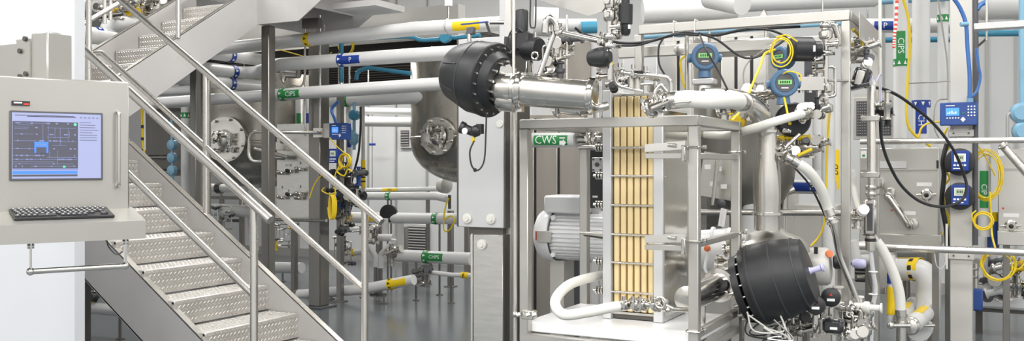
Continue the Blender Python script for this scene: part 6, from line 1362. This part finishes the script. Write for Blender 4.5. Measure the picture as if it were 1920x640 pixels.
pipe('insulated_pipe', 'white vertical pipe under the right end of the left stainless cabinet', [K(1743, 600, 8.4), K(1743, 470, 8.4)], .06)
p = K(1655, 520, 7.6); t = thing('strainer', 'pale round strainer body low behind the upright clear hose', 'strainer', p); MB('beige_steel').lathe(K(1656, 550, 7.6), (0, 0, 1), [(0, .06), (.05, .10), (.25, .12), (.34, .10)], 24).build('body', t)
for i in range(6): MB('satin').cyl(p+V((math.cos(i)*.1, math.sin(i)*.1, -.12)), p+V((math.cos(i)*.1, math.sin(i)*.1, -.07)), .012, n=8).build('bolt', t)
y = K(1620, 500, 7.9).y; t = thing('finned_motor', 'dark finned motor between the frame post and the clear hose', 'motor', K(1622, 540, 7.9)); MB('dark_grey').bb(KY(1602, 0, y).x, KY(1648, 0, y).x, y, y+.2, K(1620, 530, 7.9).z, K(1620, 478, 7.9).z, .01).build('housing', t)
for i in range(7): q = K(1625, 482+i*7, 7.9); MB('vent_grey').bb(KY(1603, 0, y).x, KY(1648, 0, y).x, y-.03, y, q.z-.006, q.z+.006).build('fin', t)
MB('satin').tube([K(1605, 520, 7.7), K(1650, 522, 7.7)], .025).build('pipe_stub', t)
o = pipe('insulated_pipe', 'white pipe with yellow-black band emerging right of the frame post', [K(1596, 452, 7.4), K(1604, 490, 7.4)], .05); pipe('insulated_pipe', 'short thick white pipe below the black band right of the frame post', [K(1590, 483, 7.5), K(1630, 484, 7.5)], .055)
b = MB('yellow_tag').cyl(K(1588, 484, 7.5), K(1602, 484, 7.5), .058, n=20); b.mat('black').cyl(K(1590, 484, 7.5), K(1600, 484, 7.5), .0585, n=20); b.build('band', [x for x in C.objects if x.name.startswith('insulated_pipe')][-1])
t = thing('white_tank', 'long white insulated trough resting low at the right edge', 'tank', K(1890, 560, 8.3)); y = K(1880, 560, 8.6).y
MB('white_gloss').bb(KY(1828, 0, y).x, KY(1990, 0, y).x, y, y+.3, KY(1880, 582, y).z, KY(1880, 552, y).z, .03).build('shell', t); MB('dark_steel').bb(KY(1828, 0, y).x, KY(1990, 0, y).x, y+.02, y+.28, KY(1880, 588, y).z, KY(1880, 582.5, y).z).build('skid', t)
for px in (1835, 1950): q = KY(px, 0, y); MB('dark_steel').bb(q.x-.03, q.x+.03, y+.1, y+.16, 0, KY(1880, 588, y).z).build('leg', t)
cluster('valve_cluster', 'grey steel valves and bolted flanges above the white trough at the right edge', K(1878, 525, 8.3), (.20, .1, .16), 26, 211, mats=('satin', 'column_steel', 'pipe_white', 'satin', 'dark_grey'), rs=.028)
cluster('valve_cluster', 'bright valves between the trough and the right edge of the picture', K(1910, 520, 8.2), (.08, .1, .12), 12, 212, mats=('satin', 'yellow_tag', 'column_steel', 'polish'), rs=.025)
p = K(1833, 560, 7.3); t = thing('blue_can', 'dark blue canister hanging under the cable trunk', 'canister', p); MB('device_blue').box(K(1832, 562, 7.3), (.08, .08, .17), None, .01).build('body', t); MB('satin').cyl(K(1829, 540, 7.3), K(1829, 495, 7.3), .016).build('stem', t)
for py in (505, 520): MB('polish').torus(K(1829, py, 7.3), (0, 0, 1), .02, .008).build('ring', t)
pipe('insulated_pipe', 'white vertical pipe right of the cable trunk below the rail', [K(1857, 545, 8.4), K(1857, 478, 8.4)], .06)
for px, l in ((1700, 'left'), (1640, 'far')): tag(MB('column_steel').bb(K(px, 0, 8.6).x-.03, K(px, 0, 8.6).x+.03, K(px, 0, 8.6).y-.03, K(px, 0, 8.6).y+.03, 0, 1.0).build('floor_stand'), 'steel leg under the left stainless cabinet, %s one behind the hoses' % l, 'leg')
# ------------------------------------------------------------------ hangers and feet that carry the loose runs
def find(label):
    for o in C.objects:
        if o.parent is None and str(o.get('label', '')).startswith(label): return o
    raise KeyError(label)
def ends(o):
    me = o if o.type == 'MESH' else [c for c in C.objects if c.parent == o and c.type == 'MESH'][0]
    vs = [o.location+v.co if me.parent is None else o.location+me.location+v.co for v in me.data.vertices]
    return vs
def hang(label, ztop, fr=(.15, .85)):
    o = find(label); vs = ends(o); x0, x1 = min(v.x for v in vs), max(v.x for v in vs)
    for f in fr:
        x = x0+(x1-x0)*f; near = sorted(vs, key=lambda v: abs(v.x-x))[:16]; y = sum(v.y for v in near)/len(near); z = max(v.z for v in near)
        MB('satin').cyl((x, y, z-.01), (x, y, ztop), .008, n=8).build('hanger', o)
def foot(label, fr=(.5,), r=.014):
    o = find(label); vs = ends(o); x0, x1 = min(v.x for v in vs), max(v.x for v in vs)
    for f in fr:
        x = x0+(x1-x0)*f; near = sorted(vs, key=lambda v: abs(v.x-x))[:16]; y = sum(v.y for v in near)/len(near); z = min(v.z for v in near)
        b = MB('column_steel').cyl((x, y, 0), (x, y, z+.01), r, n=10); b.cyl((x, y, 0), (x, y, .01), r*3, n=12); b.build('support_foot', o)
for l in ('white pipe near the top of the picture behind the upper stair', 'fat white bent pipe behind', 'long pale blue conduit', 'white pipe at the very top edge', 'fat white pipe along the top', 'white horizontal pipe with blue P flag', 'teal horizontal pipe just', 'pale blue pipe at the very top', 'very fat white pipe at the top right', 'teal pipe running under', 'pale horizontal steel beam'): hang(l, 4.96)
for l in ('short white pipe passing behind the square', 'grey-white pipe running below'): hang(l, 2.93)
hang('teal blue conduit following', 3.0, (.3, .9))
for l in ('upper of two short white', 'lower and thicker of two short'): hang(l, 2.93, (.1,))
for l in ('white pipe with green ring under the thin', 'thin white pipe with yellow flag, highest', 'long thick white pipe with two', 'thick white pipe with green flag', 'long white floor pipe', 'thick white pipe low behind', 'upper white pipe behind the handrails', 'white pipe stub low on the floor', 'white pipe with yellow tag low behind'): foot(l, (.3, .75))
for l in ('white pipe with blue P flag seen behind', 'white pipe running level under', 'slim upright conduit', 'small black housing') [:3]: foot(l)
